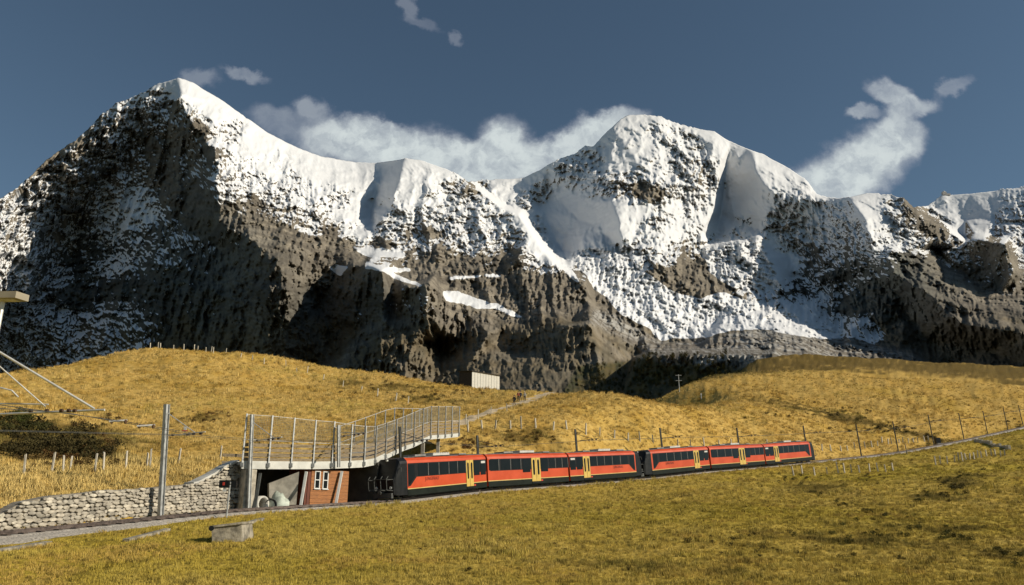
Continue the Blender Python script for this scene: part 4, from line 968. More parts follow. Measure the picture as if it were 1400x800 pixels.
    for t in ((.17, .83)):
        mb = MB(M); cu = L * t
        for du in (-.9, .9):
            for sd in (-.5, .5): mb.tube((cu + du, sd - .05, .36), (cu + du, sd + .05, .36), .36, 14)
        mb.box((cu, 0, .42), (2.6, 1.5, .22)); mb.build('bogie', M_STEELD, unit)
    # roof gear
    rf = MB(M); loft(rf, [ring(u0 + .1, .9, 3.44, 3.47, 3.5, 3.52, .85, .8), ring(u1 - .1, .9, 3.44, 3.47, 3.5, 3.52, .85, .8)]); roof = rf.build('roof', M_ROOF, unit)
    rr = random.Random(int(A.x * 10))
    for t, ln, hh, m in ((.28, 1.6, .22, M_ROOF), (.5, 2.6, .26, M_LGREY), (.74, 1.2, .18, M_ROOF)):
        mb = MB(M); mb.box((U(t), .3, 3.5 + hh / 2), (ln, 1.3, hh))
        if m is M_LGREY:
            for q_ in range(7): mb.box((U(t) - ln / 2 + (q_ + .5) * ln / 7, .3, 3.5 + hh + .03), (ln / 10, 1.34, .06))
        mb.build('roof_unit', m, roof)
    mb = MB(M); mb.path([(u0 + .4, 1.05, 3.52), (L / 2, 1.05, 3.56), (u1 - .4, 1.05, 3.52)], .03); mb.build('roof_conduit', M_STEELD, roof)
    # ends
    if kind == 'B' or kind == 'A':
        mb = MB(M); loft(mb, [ring(L - .24, 1.12, .5, 2.9, 3.05, 3.2, 1.08, .8), ring(L + .24, 1.12, .5, 2.9, 3.05, 3.2, 1.08, .8)]); mb.build('gangway_bellows', M_BLACK, unit)
    if kind in 'AC':
        nm = MB(M); sgn = -1 if mir else 1; e = L if mir else 0
        rg = [ring(e + sgn * 1.7, HW, .30, 3.0, 3.22, 3.46, 1.24, .95), ring(e + sgn * .75, 1.27, .32, 2.95, 3.18, 3.4, 1.2, .9), ring(e + sgn * .28, 1.2, .36, 1.95, 2.1, 2.2, 1.16, .95), ring(e + sgn * .05, 1.08, .45, 1.25, 1.6, 1.75, 1.05, .9)]
        loft(nm, rg if not mir else rg); nose = nm.build('cab_nose', M_BLACK, unit)
        def fr(du, y, z): return (e + sgn * du, y, z)
        mb = MB(M); mb.prism([fr(.30, -1.02, 2.16), fr(.30, 1.02, 2.16), fr(.74, .98, 3.2), fr(.74, -.98, 3.2)], (-sgn * .03, 0, .015)); mb.build('windscreen', M_GLASS, nose)
        mb = MB(M); mb.box(fr(.53, 0, 2.69), (.05, .07, 1.15), Matrix.Rotation(sgn * R(23), 3, 'Y')); mb.build('windscreen_bar', M_STEELD, nose)
        for y in (-.8, .8):
            mb = MB(M); mb.tube(fr(.10, y, 1.0), fr(-.03, y, 1.0), .13, 12); mb.build('headlight', M_LAMP, nose)
        mb = MB(M); mb.tube(fr(.62, 0, 3.3), fr(.5, 0, 3.3), .09, 10); mb.build('headlight', M_LAMP, nose)
        mb = MB(M); mb.box(fr(-.05, 0, .35), (.25, 2.0, .42)); mb.tube(fr(0, 0, .62), fr(-.5, 0, .62), .09, 8); mb.tube(fr(-.5, 0, .62), fr(-.58, 0, .62), .2, 10); mb.build('coupler_and_plough', M_STEELD, nose)
        rb = MB(M)              # tubular rack in front of the cab
        for y in (-1.0, -.35, .35, 1.0): rb.path([fr(.1, y, .75), fr(-.75, y, .85), fr(-.8, y, 1.75), fr(-.55, y, 2.0)], .035)
        for z in (.9, 1.75): rb.tube(fr(-.78, -1.0, z), fr(-.78, 1.0, z), .035)
        for y in (-1.0, 1.0): rb.tube(fr(-.8, y, 1.7), fr(.15, y, 1.7), .03)
        rb.build('front_rack', M_STEELD, nose)
        for y in (-1.28, 1.28): MB(M).path([fr(.9, y, 2.6), fr(.6, y * 1.16, 2.65), fr(.55, y * 1.18, 2.3)], .03).build('mirror_arm', M_STEELD, nose)
    return M, L, body
bpx = [541, 667, 779, 881.5, 972, 1047, 1116]
ss = [s_at(p) for p in bpx]
pts_ = [tc_at(s) for s in ss]
u1 = thing('train_unit', pts_[0], 'red three car train unit with dark cab nose beside the wooden hut', 'train')
u2 = thing('train_unit', pts_[3], 'red three car train unit coupled behind, its tail on the open alp', 'train')
for i, kd in enumerate('ABCABC'):
    a, b_ = pts_[i], pts_[i + 1]
    if i == 2: b_ = a + (b_ - a) * .985
    if i == 3: a = b_ + (a - b_) * .985
    M, L, body = car(u1 if i < 3 else u2, a, b_, kd)
    if kd in 'AC' and i in (0, 2, 3):     # name on the side in dark red capitals
        cu = bpy.data.curves.new('lettering', 'FONT'); cu.body = 'JUNGFRAU'; cu.size = .42; cu.align_x = 'CENTER'; cu.extrude = .004
        tmp = bpy.data.objects.new('tmp', cu); COL.objects.link(tmp); dg = bpy.context.evaluated_depsgraph_get()
        me = bpy.data.meshes.new_from_object(tmp.evaluated_get(dg)); bpy.data.objects.remove(tmp)
        me.materials.clear(); me.materials.append(bpy.data.materials.get('dark_red_lettering') or mat('dark_red_lettering', (.13, .012, .010), .5, .1, 3))
        tu = .36 if kd == 'A' else .64
        Mt = M @ Matrix(((1, 0, 0, L * tu), (0, 0, 1, HW + .012), (0, 1, 0, 1.40), (0, 0, 0, 1)))
        me.transform(Mt); o = link('lettering', me); set_parent(o, body)

# ------------------------------------------------------------------ masts, arms, wires
POST = [(218, 553, 1), (335, 567, 1), (463, 581, 1), (548, 583, 0), (657, 595, 0), (791, 587, 0), (909, 585, 0), (1015, 585, 0), (1105, 582, 0), (1178, 580, 0), (1228, 576, 0), (1277, 567, 0), (1318, 565, 0), (1350, 562, 0), (1378, 557, 0), (1399, 554, 0)]
FARP = TC - TN * 2.15; FPX = np.array([proj(c)[0] for c in FARP])
masts = []
for n_, (px, pyt, light) in enumerate(POST):
    i = int(np.argmin(np.abs(FPX - px) + (np.arange(len(FPX)) < 20) * 1e3)); b0 = Vector(FARP[i]); b0.z = TC[i][2] - .36
    td = Vector(TD[i]); tn = Vector(TN[i]); up = tn.cross(td).normalized()
    if n_ == 1: b0 = Vector(TC[i] - TN[i] * 1.55); b0.z = TC[i][2] - .36
    if n_ == 2: b0 = P(463, 639, 65.1)          # this one stands on the walkway's girder
    best = min(np.linspace(2.6, 8.5, 120), key=lambda L_: abs(proj(b0 + up * L_)[1] - pyt)); H = float(best)
    m = M_STEEL if light else M_STEELD
    lab = {0: 'tall pale steel overhead line mast standing before the stone wall', 1: 'pale steel overhead line mast at the left end of the fenced walkway', 2: 'overhead line mast standing against the fenced walkway above the wooden hut', 3: 'dark overhead line mast rising behind the cab of the train'}.get(n_, 'dark overhead line mast behind the train' if px < 1140 else 'dark overhead line mast beside the empty track on the alp')
    t = thing('overhead_line_mast', b0, lab, 'mast', 'overhead line masts along the railway')
    Mx = Matrix.Translation(b0) @ Matrix((td - td.z * 0 * td, tn, up)).transposed().to_4x4()
    mb = MB(Mx); w_ = .26 if n_ == 0 else .17
    mb.box((0, 0, H / 2), (w_, .05, H)); mb.box((-w_ / 2 - .02, 0, H / 2), (.035, w_, H)); mb.box((w_ / 2 + .02, 0, H / 2), (.035, w_, H)); mb.build('column', m, t)
    if n_ != 2: mb = MB(Mx); mb.box((0, 0, -.1), (.95, .95, .42)); mb.build('footing', M_CONC, t)
    za = H * .72 if light else H * .78; reach = 3.3
    mb = MB(Mx); mb.tube((0, .15, za), (0, .15 + reach, za + .12), .04); mb.build('cantilever_tube', M_TUBE if light else M_STEELD, t)
    mb = MB(Mx); mb.tube((0, .12, H - .6), (0, .1 + reach * .75, za + .12), .03); mb.build('stay_tube', M_TUBE if light else M_STEELD, t)
    mb = MB(Mx)
    for y in (.6, 1.9, 2.4, 3.0):
        for q_ in range(3): mb.tube((0, y + q_ * .07, za + .02), (0, y + q_ * .07 + .035, za + .02), .075, 8)
    mb.build('insulator', M_INS, t)
    masts.append((i, za, up))
for off in (1.7, 2.7):
    mb = MB(); pts = []
    for (i, za, up) in masts[:2] + masts[3:]: pts.append(Vector(FARP[i]) + Vector((0, 0, -.36)) + Vector(TN[i]) * off + up * (za - .05))
    first = Vector(FARP[4]) + Vector(TN[4]) * off + Vector((0, 0, 5.0)); mb.path([first] + pts, .013, 4)
    tag(mb.build('contact_wire', M_STEELD), 'thin dark contact wire strung over the railway track from mast to mast', 'wire', 'contact wires over the track')
# near cantilever of the station track at the left, its mast stands outside the picture
gb = hit(-70, 790, 18, 40); gb = P(-85, 700, 30); gb.z = gz(gb.x, gb.y)
t = thing('cantilever_mast', gb, 'pale tubular overhead line cantilever reaching in above the dark shrubs', 'mast')
tip = P(143, 560.5, 30.5); root = P(-85, 565, 30); topm = P(-85, 452, 30)
MB().tube(gb, topm + Vector((0, 0, .5)), .16, 10, .12).build('column', M_TUBE, t)
root2 = Vector((gb.x, gb.y, P(0, 563, 30).z))
MB().tube(root2, tip, .045, 8).build('cantilever_tube', M_TUBE, t)
st0 = P(-60, 455, 30); MB().tube(P(-70, 440, 30), P(129, 559, 30.4), .045, 8).build('stay_tube', M_TUBE, t)
MB().tube(P(-70, 440, 30), P(62, 556, 30.2), .03, 6).build('stay_tube', M_TUBE, t)
mb = MB(); mb.tube(P(0, 552, 30.2), P(66, 553, 30.3), .03, 6); mb.path([P(0, 530, 31), P(16, 534, 31), P(25, 543, 31)], .035, 6); mb.build('steady_arm', M_TUBE, t)
for x in (40, 62, 82, 92, 100):
    mb = MB()
    for q_ in range(3): mb.tube(P(x + q_ * 1.6, 561.5, 30.3), P(x + q_ * 1.6 + .8, 561.5, 30.3), .07, 8)
    mb.build('insulator', M_INS, t)
for (x0, x1, y) in ((149, 174, 575.5), (187, 212, 582)):
    mb = MB(); mb.tube(P(x0, y + .8, 37), P(x1, y - .8, 37.4), .045, 8)
    sb = mb.build('spreader_bar', M_TUBE); tag(sb, 'short pale spreader bar hanging between contact wires above the meadow', 'spreader bar', 'spreader bars on the wires')
    mi = MB()
    for x in (x0 + 3, x1 - 3): mi.tube(P(x, y + 1.2, 37.1), P(x + 1.4, y + 1.2, 37.1), .1, 8)
    set_parent(mi.build('insulator', M_INS), sb)
mb = MB(); mb.path([P(-60, 545, 26), P(45, 560, 30), P(100, 566, 32.5), P(160, 576.5, 37.1), P(200, 583.5, 37.2), P(262, 594, 46)], .014, 4)
tag(mb.build('contact_wire', M_STEELD), 'dark wire running from the near cantilever past two spreader bars', 'wire', 'wires at the station end')
mb = MB(); mb.path([P(-60, 555, 26), P(70, 563, 30.4), P(110, 568, 33), P(168, 576, 37.2), P(206, 582.5, 37.3), P(262, 592, 46)], .014, 4)
tag(mb.build('contact_wire', M_STEELD), 'dark wire running from the near cantilever past two spreader bars', 'wire', 'wires at the station end')
# platform lamp at the left edge
lb = P(4, 412, 17.5); lf = Vector((lb.x, lb.y, gz(lb.x, lb.y)))
t = thing('platform_lamp', lf, 'flat beige floodlight on a slim pale pole at the station', 'lamp')
MB().tube(lf, lb, .05, 10).build('pole', M_TUBE, t)
M_LBOX = mat('beige_lamp_housing', (.33, .29, .21), .7, .15, 2)
h_ = MB(); h_.prism([lb + Vector((-.62, -.2, .02)), lb + Vector((.40, -.22, .02)), lb + Vector((.50, .1, .02)), lb + Vector((-.55, .15, .02))], (0, 0, .15)); hb_ = h_.build('housing', M_LBOX, t)
MB().prism([lb + Vector((-.5, -.14, .0)), lb + Vector((.30, -.15, .0)), lb + Vector((.38, .05, .0)), lb + Vector((-.45, .09, .0))], (0, 0, .03)).build('lens', M_LGREY, hb_)

# ------------------------------------------------------------------ stone retaining wall
M_STONE = [mat('wall_stone_%d' % i, c, .95, .35, 2.5, bump=.02, bscale=9) for i, c in enumerate([(.50, .45, .36), (.42, .38, .31), (.58, .53, .43), (.36, .33, .27)])]
M_JOINT = mat('wall_core_mortar', (.27, .235, .18), .95, .4, 5)
def z_at(p, py):                # height over a plan position that shows at picture row py
    b2 = (400 - py) / F; return p[1] * (SP + b2 * CP) / (CP - b2 * SP)
wi = [i for i in range(len(TC)) if -95 < TPX[i] < 420]
WL = np.array([TC[i] - TN[i] * 3.05 for i in wi]); WN = np.array([TN[i] for i in wi])
wpx_ = np.array([proj(p)[0] for p in WL]); sel_ = (wpx_ > -110) & (wpx_ < 327); WL, WN = WL[sel_], WN[sel_]
wlen = np.concatenate([[0], np.cumsum(np.linalg.norm(np.diff(WL[:, :2], axis=0), axis=1))])
def wall_at(s):
    p = np.array([np.interp(s, wlen, WL[:, k_]) for k_ in range(3)]); n_ = np.array([np.interp(s, wlen, WN[:, k_]) for k_ in range(3)]); return p, n_
wall = thing('stone_retaining_wall', tuple(WL[len(WL) // 2] + np.array((0, 0, -.5))), 'long dry stone retaining wall behind the track below golden grass', 'wall')
V_, F_ = [], []
tops = []
for s in np.arange(0, wlen[-1], .4):
    p, n_ = wall_at(s); zt2 = max(wall_top(p), p[2] + .2); tops.append((s, zt2))
    for a, z in ((.0, p[2] - .7), (-.06, zt2 - .03), (-1.0, zt2 - .03), (-1.0, p[2] - .7)): V_.append((p[0] + n_[0] * a, p[1] + n_[1] * a, z))
for q_ in range(len(V_) // 4 - 1): F_ += [(q_ * 4 + j, q_ * 4 + 4 + j, q_ * 4 + 5 + j, q_ * 4 + 1 + j) for j in range(3)]
F_ += [(0, 1, 2, 3), tuple(len(V_) - 4 + j for j in (3, 2, 1, 0))]
set_parent(link('core', new_mesh('core', V_, F_, M_JOINT)), wall)
def stone_mesh(seed):
    r = random.Random(seed); n = 8; V, Fc = [], []
    for k_, (y, s) in enumerate(((-.5, 1.0), (.42, 1.0), (.5, .93))):
        for i in range(n):
            a = 2 * math.pi * (i + .5) / n; ca, sa = math.cos(a), math.sin(a); e = 9.0; rr = (abs(ca) ** e + abs(sa) ** e) ** (-1 / e)
            V.append((.5 * ca * rr * s * r.uniform(.90, 1.06), y + r.uniform(-.10, .10), .5 * sa * rr * s * r.uniform(.86, 1.08)))
    for k_ in range(2): Fc += [(k_ * n + i, k_ * n + (i + 1) % n, (k_ + 1) * n + (i + 1) % n, (k_ + 1) * n + i) for i in range(n)]
    Fc += [tuple(range(2 * n, 3 * n))]
    return V, Fc
SV = [stone_mesh(i) for i in range(6)]
SMESH = [[new_mesh('stone', [(x, -y, z) for x, y, z in v], [tuple(reversed(f)) for f in f_], m) for m in M_STONE] for v, f_ in SV]
stones = []
ts, tz = np.array([a for a, _ in tops]), np.array([b_ for _, b_ in tops])
rr = random.Random(4)
zrow = 0.0
for row in range(20):
    hrow = rr.uniform(.13, .23); s = rr.uniform(-.3, 0)
    while s < wlen[-1]:
        ln = rr.uniform(.18, .62); sc = s + ln / 2
        if 0 < sc < wlen[-1]:
            p, n_ = wall_at(sc); zb = p[2] - .42 + zrow + rr.uniform(-.05, .05); zt2 = float(np.interp(sc, ts, tz))
            if zb + hrow * .6 < zt2: stones.append((sc, zb, ln, min(hrow, zt2 - zb + .04)))
        s += ln
    zrow += hrow
def st_vis(t):
    p, n_ = wall_at(t[0]); a, b_, d = proj((p[0], p[1], t[1])); return (t[2] * t[3] / d ** 2) if -8 < a < 1400 else 0
stones.sort(key=st_vis, reverse=True)
rest = MB()
for q_, (sc, zb, ln, hh) in enumerate(stones):
    p, n_ = wall_at(sc); ang = math.atan2(n_[1], n_[0]) + math.pi / 2 + rr.uniform(-.05, .05); dpt = rr.uniform(.26, .36)
    loc = (p[0] + n_[0] * (.0 + rr.uniform(-.03, .05)), p[1] + n_[1] * .02, zb + hh / 2); tl = rr.uniform(-.07, .07)
    if q_ < 300:
        o = link('stone', SMESH[rr.randrange(6)][rr.choice((0, 0, 1, 1, 2, 3))], loc=loc); o.rotation_euler = (0, tl, ang); o.scale = (ln * 1.0, dpt, hh * 1.0); set_parent(o, wall)
    else:
        v, f_ = SV[rr.randrange(6)]; Mx = Matrix.Translation(loc) @ Matrix.Rotation(ang, 4, 'Z') @ Matrix.Rotation(tl, 4, 'Y') @ Matrix.Diagonal((ln, dpt, hh, 1))
        rest.add([Mx @ Vector((x, -y, z)) for x, y, z in v], [tuple(reversed(f)) for f in f_])
if rest.V: tag(rest.build('small_stones', M_STONE[1], wall), kind='stuff')
# concrete coping that ramps up to the walkway
cp2 = [s for s in np.arange(0, wlen[-1], .25) if proj(wall_at(s)[0])[0] > 258]
mb = MB()
for a, b_ in zip(cp2[:-1], cp2[1:]):
    p, n_ = wall_at(a); q2, _ = wall_at(b_); n_ = Vector(n_)
    pa = Vector((p[0], p[1], wall_top(p) + .04)) - n_ * .35; pb = Vector((q2[0], q2[1], wall_top(q2) + .04)) - n_ * .35
    mb.span(pa, pb, .95, .16)
mb.build('coping', M_CONCL, wall)

# ------------------------------------------------------------------ fenced walkway
BR = [(330,641,566.5,59.5),(366,641.5,569,60.8),(397,641.5,572,62.2),(427,641.5,575,63.8),(453,641,577,65),(478,640,581,66.3),(497,639,583,67.5),(512,636,583,69),(526,629,579,71.5),(540,622,574,74),(553,616,569,76.5),(565,612,564,79),(577,606,559,81.5),(588,601,556,84),(598,600,556,86),(608,599.5,556,87.8),(617,598.5,556,89.3),(627,597.5,556.5,91)]
BP = [P(a, b_, d) for a, b_, _, d in BR]; BH = [z_at(p, yt) - p.z for p, (_, _, yt, _) in zip(BP, BR)]
br = thing('fenced_walkway', P(413, 690, 66), 'grey walkway bridge with tall mesh fence climbing from the wall towards the footpath', 'bridge')
def bdir(i): a, b_ = BP[max(0, i - 1)], BP[min(len(BP) - 1, i + 1)]; d = (b_ - a); d.z = 0; d.normalize(); return d
def bnor(i): d = bdir(i); return Vector((-d.y, d.x, 0))      # away from the camera
M_GIRD = mat('white_steel_girder', (.62, .62, .57), .55, .15, 1.5)
M_BOARD = mat('weathered_fence_board', (.27, .21, .13), .9, .4, 4, stretch=(1, 1, 6))
M_WIRE = mat('fence_wire', (.42, .39, .31), .6, .1, 3)
W_ = 4.2
for i in range(len(BP) - 1):
    a, b_ = BP[i], BP[i + 1]; na, nb_ = bnor(i), bnor(i + 1)
    gh = .60 if i < 8 else .42
    MB().prism([a, b_, b_ + Vector((0, 0, gh)), a + Vector((0, 0, gh))], na * .14).build('girder_panel', M_GIRD, br)
    mb = MB(); zt2 = Vector((0, 0, gh)); mb.prism([a + zt2 * .55 + na * .142, b_ + zt2 * .55 + nb_ * .142, b_ + zt2 * .55 + nb_ * W_, a + zt2 * .55 + na * W_], (0, 0, .22)); mb.build('deck_slab', M_CONC, br)
    for sidek in (0, 1):
        oa, ob = (na * .05, nb_ * .05) if sidek == 0 else (na * (W_ - .05), nb_ * (W_ - .05))
        for q_ in range(4 if sidek == 0 else 2):
            z0 = gh + .12 + q_ * (.36 if sidek == 0 else .6)
            pa, pb = a + oa + Vector((0, 0, z0)), b_ + ob + Vector((0, 0, z0 + random.uniform(-.03, .03))); MB().span(pa, pb, .05, .25).build('board', M_BOARD, br)
        if sidek and i < 7: continue
        for fz in (1.0, .535):
            pa, pb = a + oa + Vector((0, 0, BH[i] * fz)), b_ + ob + Vector((0, 0, BH[i + 1] * fz)); MB().tube(pa, pb, .026, 6).build('fence_rail', M_TUBE, br)
    # wire netting on the camera side
    mb = MB(); L_ = (b_ - a).length; nx = max(4, int(L_ / .13))
    for q_ in range(1, nx):
        f = q_ / nx; p = a.lerp(b_, f) + na * .05; h_ = BH[i] * (1 - f) + BH[i + 1] * f; mb.tube(p + Vector((0, 0, h_ * .535)), p + Vector((0, 0, h_)), .011, 3, cap=False)
    for q_ in range(1, 14):
        fz = .535 + .465 * q_ / 14; mb.tube(a + na * .05 + Vector((0, 0, BH[i] * fz)), b_ + nb_ * .05 + Vector((0, 0, BH[i + 1] * fz)), .011, 3, cap=False)
    tag(mb.build('wire_netting', M_WIRE, br), kind='stuff')
for i, p in enumerate(BP):
    n_ = bnor(i)
    for sidek in ((0, 1) if i > 8 else (0,)):
        q2 = p + (n_ * -.05 if sidek == 0 else n_ * W_); MB().span(q2 + Vector((0, 0, .05)), q2 + Vector((0, 0, BH[i] + .05)), .09, .11, up=bdir(i)).build('fence_post', M_STEEL, br)
    MB().box(p + n_ * -.06 + Vector((0, 0, .3)), (.22, .22, .3)).build('bracket', M_STEEL, br)
# struts, abutment, back wall
BXP = [b_[0] for b_ in BR]
def under(px, back):            # a place on the floor below the deck, 'back' metres behind its front edge
    q2 = None; x = px
    for _ in range(12):
        f = float(np.interp(x, BXP, np.arange(len(BXP)))); i = min(int(f), len(BP) - 2); q2 = BP[i].lerp(BP[i + 1], f - i) + bnor(i) * back
        q2 = Vector((q2.x, q2.y, gz(q2.x, q2.y))); x += (px - proj(q2)[0])
    return q2
for (x0, y0, x1, y1, m, r0) in ((347, 690, 351, 645, M_STEELD, .10), (410, 685.5, 415, 643, M_WHITE, .11), (458, 685, 464.5, 642.5, M_WHITE, .11)):
    f0 = under(x0, -.12); f1 = under(x1, .12); f1.z = z_at(f1, y1 + 2); MB().span(f0 + Vector((0, 0, -.1)), f1, .2, .16, up=Vector((0, 1, 0))).build('strut', m, br)
for i in (13, 15): q2 = BP[i] + bnor(i) * .8; MB().box((q2.x, q2.y, (q2.z + gz(q2.x, q2.y)) / 2), (.35, .5, max(.5, q2.z - gz(q2.x, q2.y)))).build('pier', M_CONC, br)
fa, fb_ = under(331, .02), under(346, .02)
mb = MB(); n_ = bnor(0); z1 = BP[0].z
mb.prism([(fa.x, fa.y, fa.z - .3), (fb_.x, fb_.y, fb_.z - .3), (fb_.x, fb_.y, z1), (fa.x, fa.y, z1)], n_ * 3.0); mb.build('abutment', M_STONE[0], br)
M_BACK = mat('bay_shade_wall', (.06, .056, .046), .95, .4, 1.5)  # near-black colour stands in for the deep shade under the deck
for i in range(8):              # wall closing the bay below the deck; its right end is an added sun blocker
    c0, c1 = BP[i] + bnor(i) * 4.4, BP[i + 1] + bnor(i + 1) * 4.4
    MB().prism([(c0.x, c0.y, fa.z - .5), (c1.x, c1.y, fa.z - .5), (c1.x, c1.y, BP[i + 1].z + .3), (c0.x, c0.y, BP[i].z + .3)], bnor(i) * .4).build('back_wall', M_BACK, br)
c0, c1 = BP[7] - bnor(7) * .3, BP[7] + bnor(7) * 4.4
MB().prism([(c0.x, c0.y, fa.z - .5), (c1.x, c1.y, fa.z - .5), (c1.x, c1.y, BP[7].z + .2), (c0.x, c0.y, BP[7].z + .2)], bdir(7) * .4).build('bay_sun_blocker', M_BACK, br)  # added to keep the sun out of the bay beside the cab

# ------------------------------------------------------------------ wooden hut under the walkway
M_HUT = mat('red_brown_boards', (.37, .145, .040), .7, .35, 3, stretch=(1, 1, 8))
M_HUT2 = mat('dark_red_door_wood', (.14, .035, .014), .7, .3, 3, stretch=(5, 5, 1))
ha, hb2 = under(414, .35), under(474, .35); hz = min(ha.z, hb2.z) - .05
hd = Vector((hb2.x - ha.x, hb2.y - ha.y, 0)); hl = hd.length; hd.normalize(); hn = Vector((-hd.y, hd.x, 0))
hh_ = z_at(hb2, 644.5) - hz
hut = thing('wooden_hut', (ha.x, ha.y, hz), 'small red brown boarded hut with white twin windows under the walkway', 'hut')
o3 = Vector((ha.x, ha.y, hz))
mb = MB(); mb.prism([o3 + hd * .05, o3 + hd * (hl - .05), o3 + hd * (hl - .05) + Vector((0, 0, hh_)), o3 + hd * .05 + Vector((0, 0, hh_))], hn * 2.6); mb.build('wall_frame', M_HUT2, hut)
nb = 11
for q_ in range(nb):
    z0 = .06 + q_ * (hh_ - .06) / nb; bh = (hh_ - .06) / nb - .015; MB().span(o3 + hd * .55 + Vector((0, 0, z0 + bh / 2)) - hn * .015, o3 + hd * hl + Vector((0, 0, z0 + bh / 2)) - hn * .015, .045 + .012 * (q_ % 2), bh).build('board', M_HUT, hut)
MB().span(o3 + hd * .28 + Vector((0, 0, hh_ / 2 - .05)), o3 + hd * .281 + Vector((0, 0, hh_ / 2 - .05)), .06, .06); 
MB().box(o3 + hd * .27 - hn * .01 + Vector((0, 0, hh_ / 2)), (.04, .06, hh_ - .1), Matrix.Rotation(math.atan2(hd.y, hd.x), 3, 'Z')).build('door_edge', M_HUT2, hut)
def hut_u(px):                  # distance along the front that shows at column px
    return min(np.linspace(0, hl, 200), key=lambda u: abs(proj(o3 + hd * float(u) + Vector((0, 0, hh_ * .7)))[0] - px))
for x0, x1 in ((429.6, 437), (440.6, 448.2)):
    ua, ub = float(hut_u(x0)), float(hut_u(x1)); z0, z1 = hh_ * .52, hh_ * .96
    fw_ = MB(); up_ = Vector((0, 0, 1)); f_ = -hn * .05
    for uu in (ua + .04, ub - .04): fw_.span(o3 + hd * uu + up_ * z0 + f_, o3 + hd * uu + up_ * z1 + f_, .06, .08, up=hd)
    for zz in (z0 + .04, z1 - .04, (z0 + z1) / 2): fw_.span(o3 + hd * ua + up_ * zz + f_ * 1.06, o3 + hd * ub + up_ * zz + f_ * 1.06, .06, .07)
    wf = fw_.build('window', M_WHITE, hut)
    MB().span(o3 + hd * (ua + .06) + up_ * (z0 + z1) / 2 - hn * .035, o3 + hd * (ub - .06) + up_ * (z0 + z1) / 2 - hn * .035, .02, z1 - z0 - .1).build('pane', M_GLASS, wf)
    MB().span(o3 + hd * (ua - .04) + up_ * z0 - hn * .09, o3 + hd * (ub + .04) + up_ * z0 - hn * .09, .14, .06).build('sill', M_WHITE, wf)
# sloping concrete wing wall, pipe, tarpaulin and planks left of the hut
w0 = under(404, .8); wing = MB(); dd0 = proj(w0)[2]
wing.prism([P(368, 661, dd0 - .6), P(409, 645, dd0 + .3), P(405, 690, dd0 + .2), P(368, 692, dd0 - .7)], Vector((-.2, .25, 0)))
tag(wing.build('wing_wall', M_CONC), 'smooth beige concrete wing wall sloping up to the white strut', 'wall')
pc = under(359, .5); ax = Vector((-.86, .5, 0)); pz = pc.z + .6
pipe = thing('concrete_pipe', (pc.x, pc.y, pc.z), 'round concrete pipe section lying under the walkway', 'pipe')
n = 20; V_, F_ = [], []
ux = Vector((ax.y, -ax.x, 0)); c_ = Vector((pc.x, pc.y, pz))
for (l_, r0) in ((0, .60), (0, .45), (1.1, .45), (1.1, .60)):
    for i in range(n): a = 2 * math.pi * i / n; V_.append(c_ + ax * l_ + (ux * math.cos(a) + Vector((0, 0, 1)) * math.sin(a)) * r0)
for k_ in range(4): F_ += [(k_ * n + i, k_ * n + (i + 1) % n, ((k_ + 1) % 4) * n + (i + 1) % n, ((k_ + 1) % 4) * n + i) for i in range(n)]
set_parent(link('ring', new_mesh('ring', V_, F_, M_CONCL, True)), pipe)
MB().box((pc.x + ax.x * .5 - ux.x * .42, pc.y + ax.y * .5 - ux.y * .42, pc.z + .06), (.3, .2, .14)).build('chock', M_SLEEP, pipe)
def lump(name, c, sx_, sy2, sz_, m, seed, label, cat):
    V, Fc = [], []; nu, nv = 18, 9
    for j in range(nv + 1):
        for i in range(nu):
            a = 2 * math.pi * i / nu; ph = (math.pi / 2) * j / nv; v = np.array((math.cos(a) * math.cos(ph), math.sin(a) * math.cos(ph), math.sin(ph)))
            f = 1 + .22 * float(fbm(np.array([v[0] * 2.2 + seed]), np.array([v[1] * 2.2]), np.array([v[2] * 2.2]), 3)[0]) + .08 * math.sin(9 * a + seed)
            V.append((c.x + v[0] * sx_ * f, c.y + v[1] * sy2 * f, c.z - .05 + v[2] * sz_ * f))
    for j in range(nv): Fc += [(j * nu + i, j * nu + (i + 1) % nu, (j + 1) * nu + (i + 1) % nu, (j + 1) * nu + i) for i in range(nu)]
    o = link(name, new_mesh(name, V, Fc, m, True)); return tag(o, label, cat)
M_TARP = mat('pale_green_tarpaulin', (.50, .55, .46), .6, .3, 2.5)
tpc = under(379, .75); lump('tarpaulin_bundle', tpc, .95, .65, 1.4, M_TARP, 3, 'crumpled pale green tarpaulin draped over a heap beside the pipe', 'tarpaulin')
M_HOSE = mat('dark_hose', (.03, .03, .028), .5, .2, 4)
hc = under(369, .35); coil = MB()
for q_ in range(4):
    pts = []
    for i in range(15): a = 2 * math.pi * i / 14; pts.append(hc + Vector(((.38 + .03 * q_) * math.cos(a) * .9 + q_ * .03, -.1 - q_ * .04 + .12 * math.cos(a), .48 + (.40 + .02 * q_) * math.sin(a))))
    coil.path(pts, .03, 5)
tag(coil.build('hose_coil', M_HOSE), 'coil of dark hose leaning between the pipe and the tarpaulin', 'hose')
pk = under(394, .35); planks = thing('plank_stack', pk, 'low stack of pale planks before the concrete wing wall', 'planks')
M_PLANK = mat('pale_sawn_wood', (.50, .41, .27), .9, .25, 4, stretch=(6, 1, 6))
for q_ in range(4):
    for w2 in range(3): MB().box((pk.x + random.uniform(-.05, .05), pk.y + w2 * .2 - .2, pk.z + .06 + q_ * .085), (1.25, .18, .075), Matrix.Rotation(R(32 + random.uniform(-3, 3)), 3, 'Z')).build('plank', M_PLANK, planks)

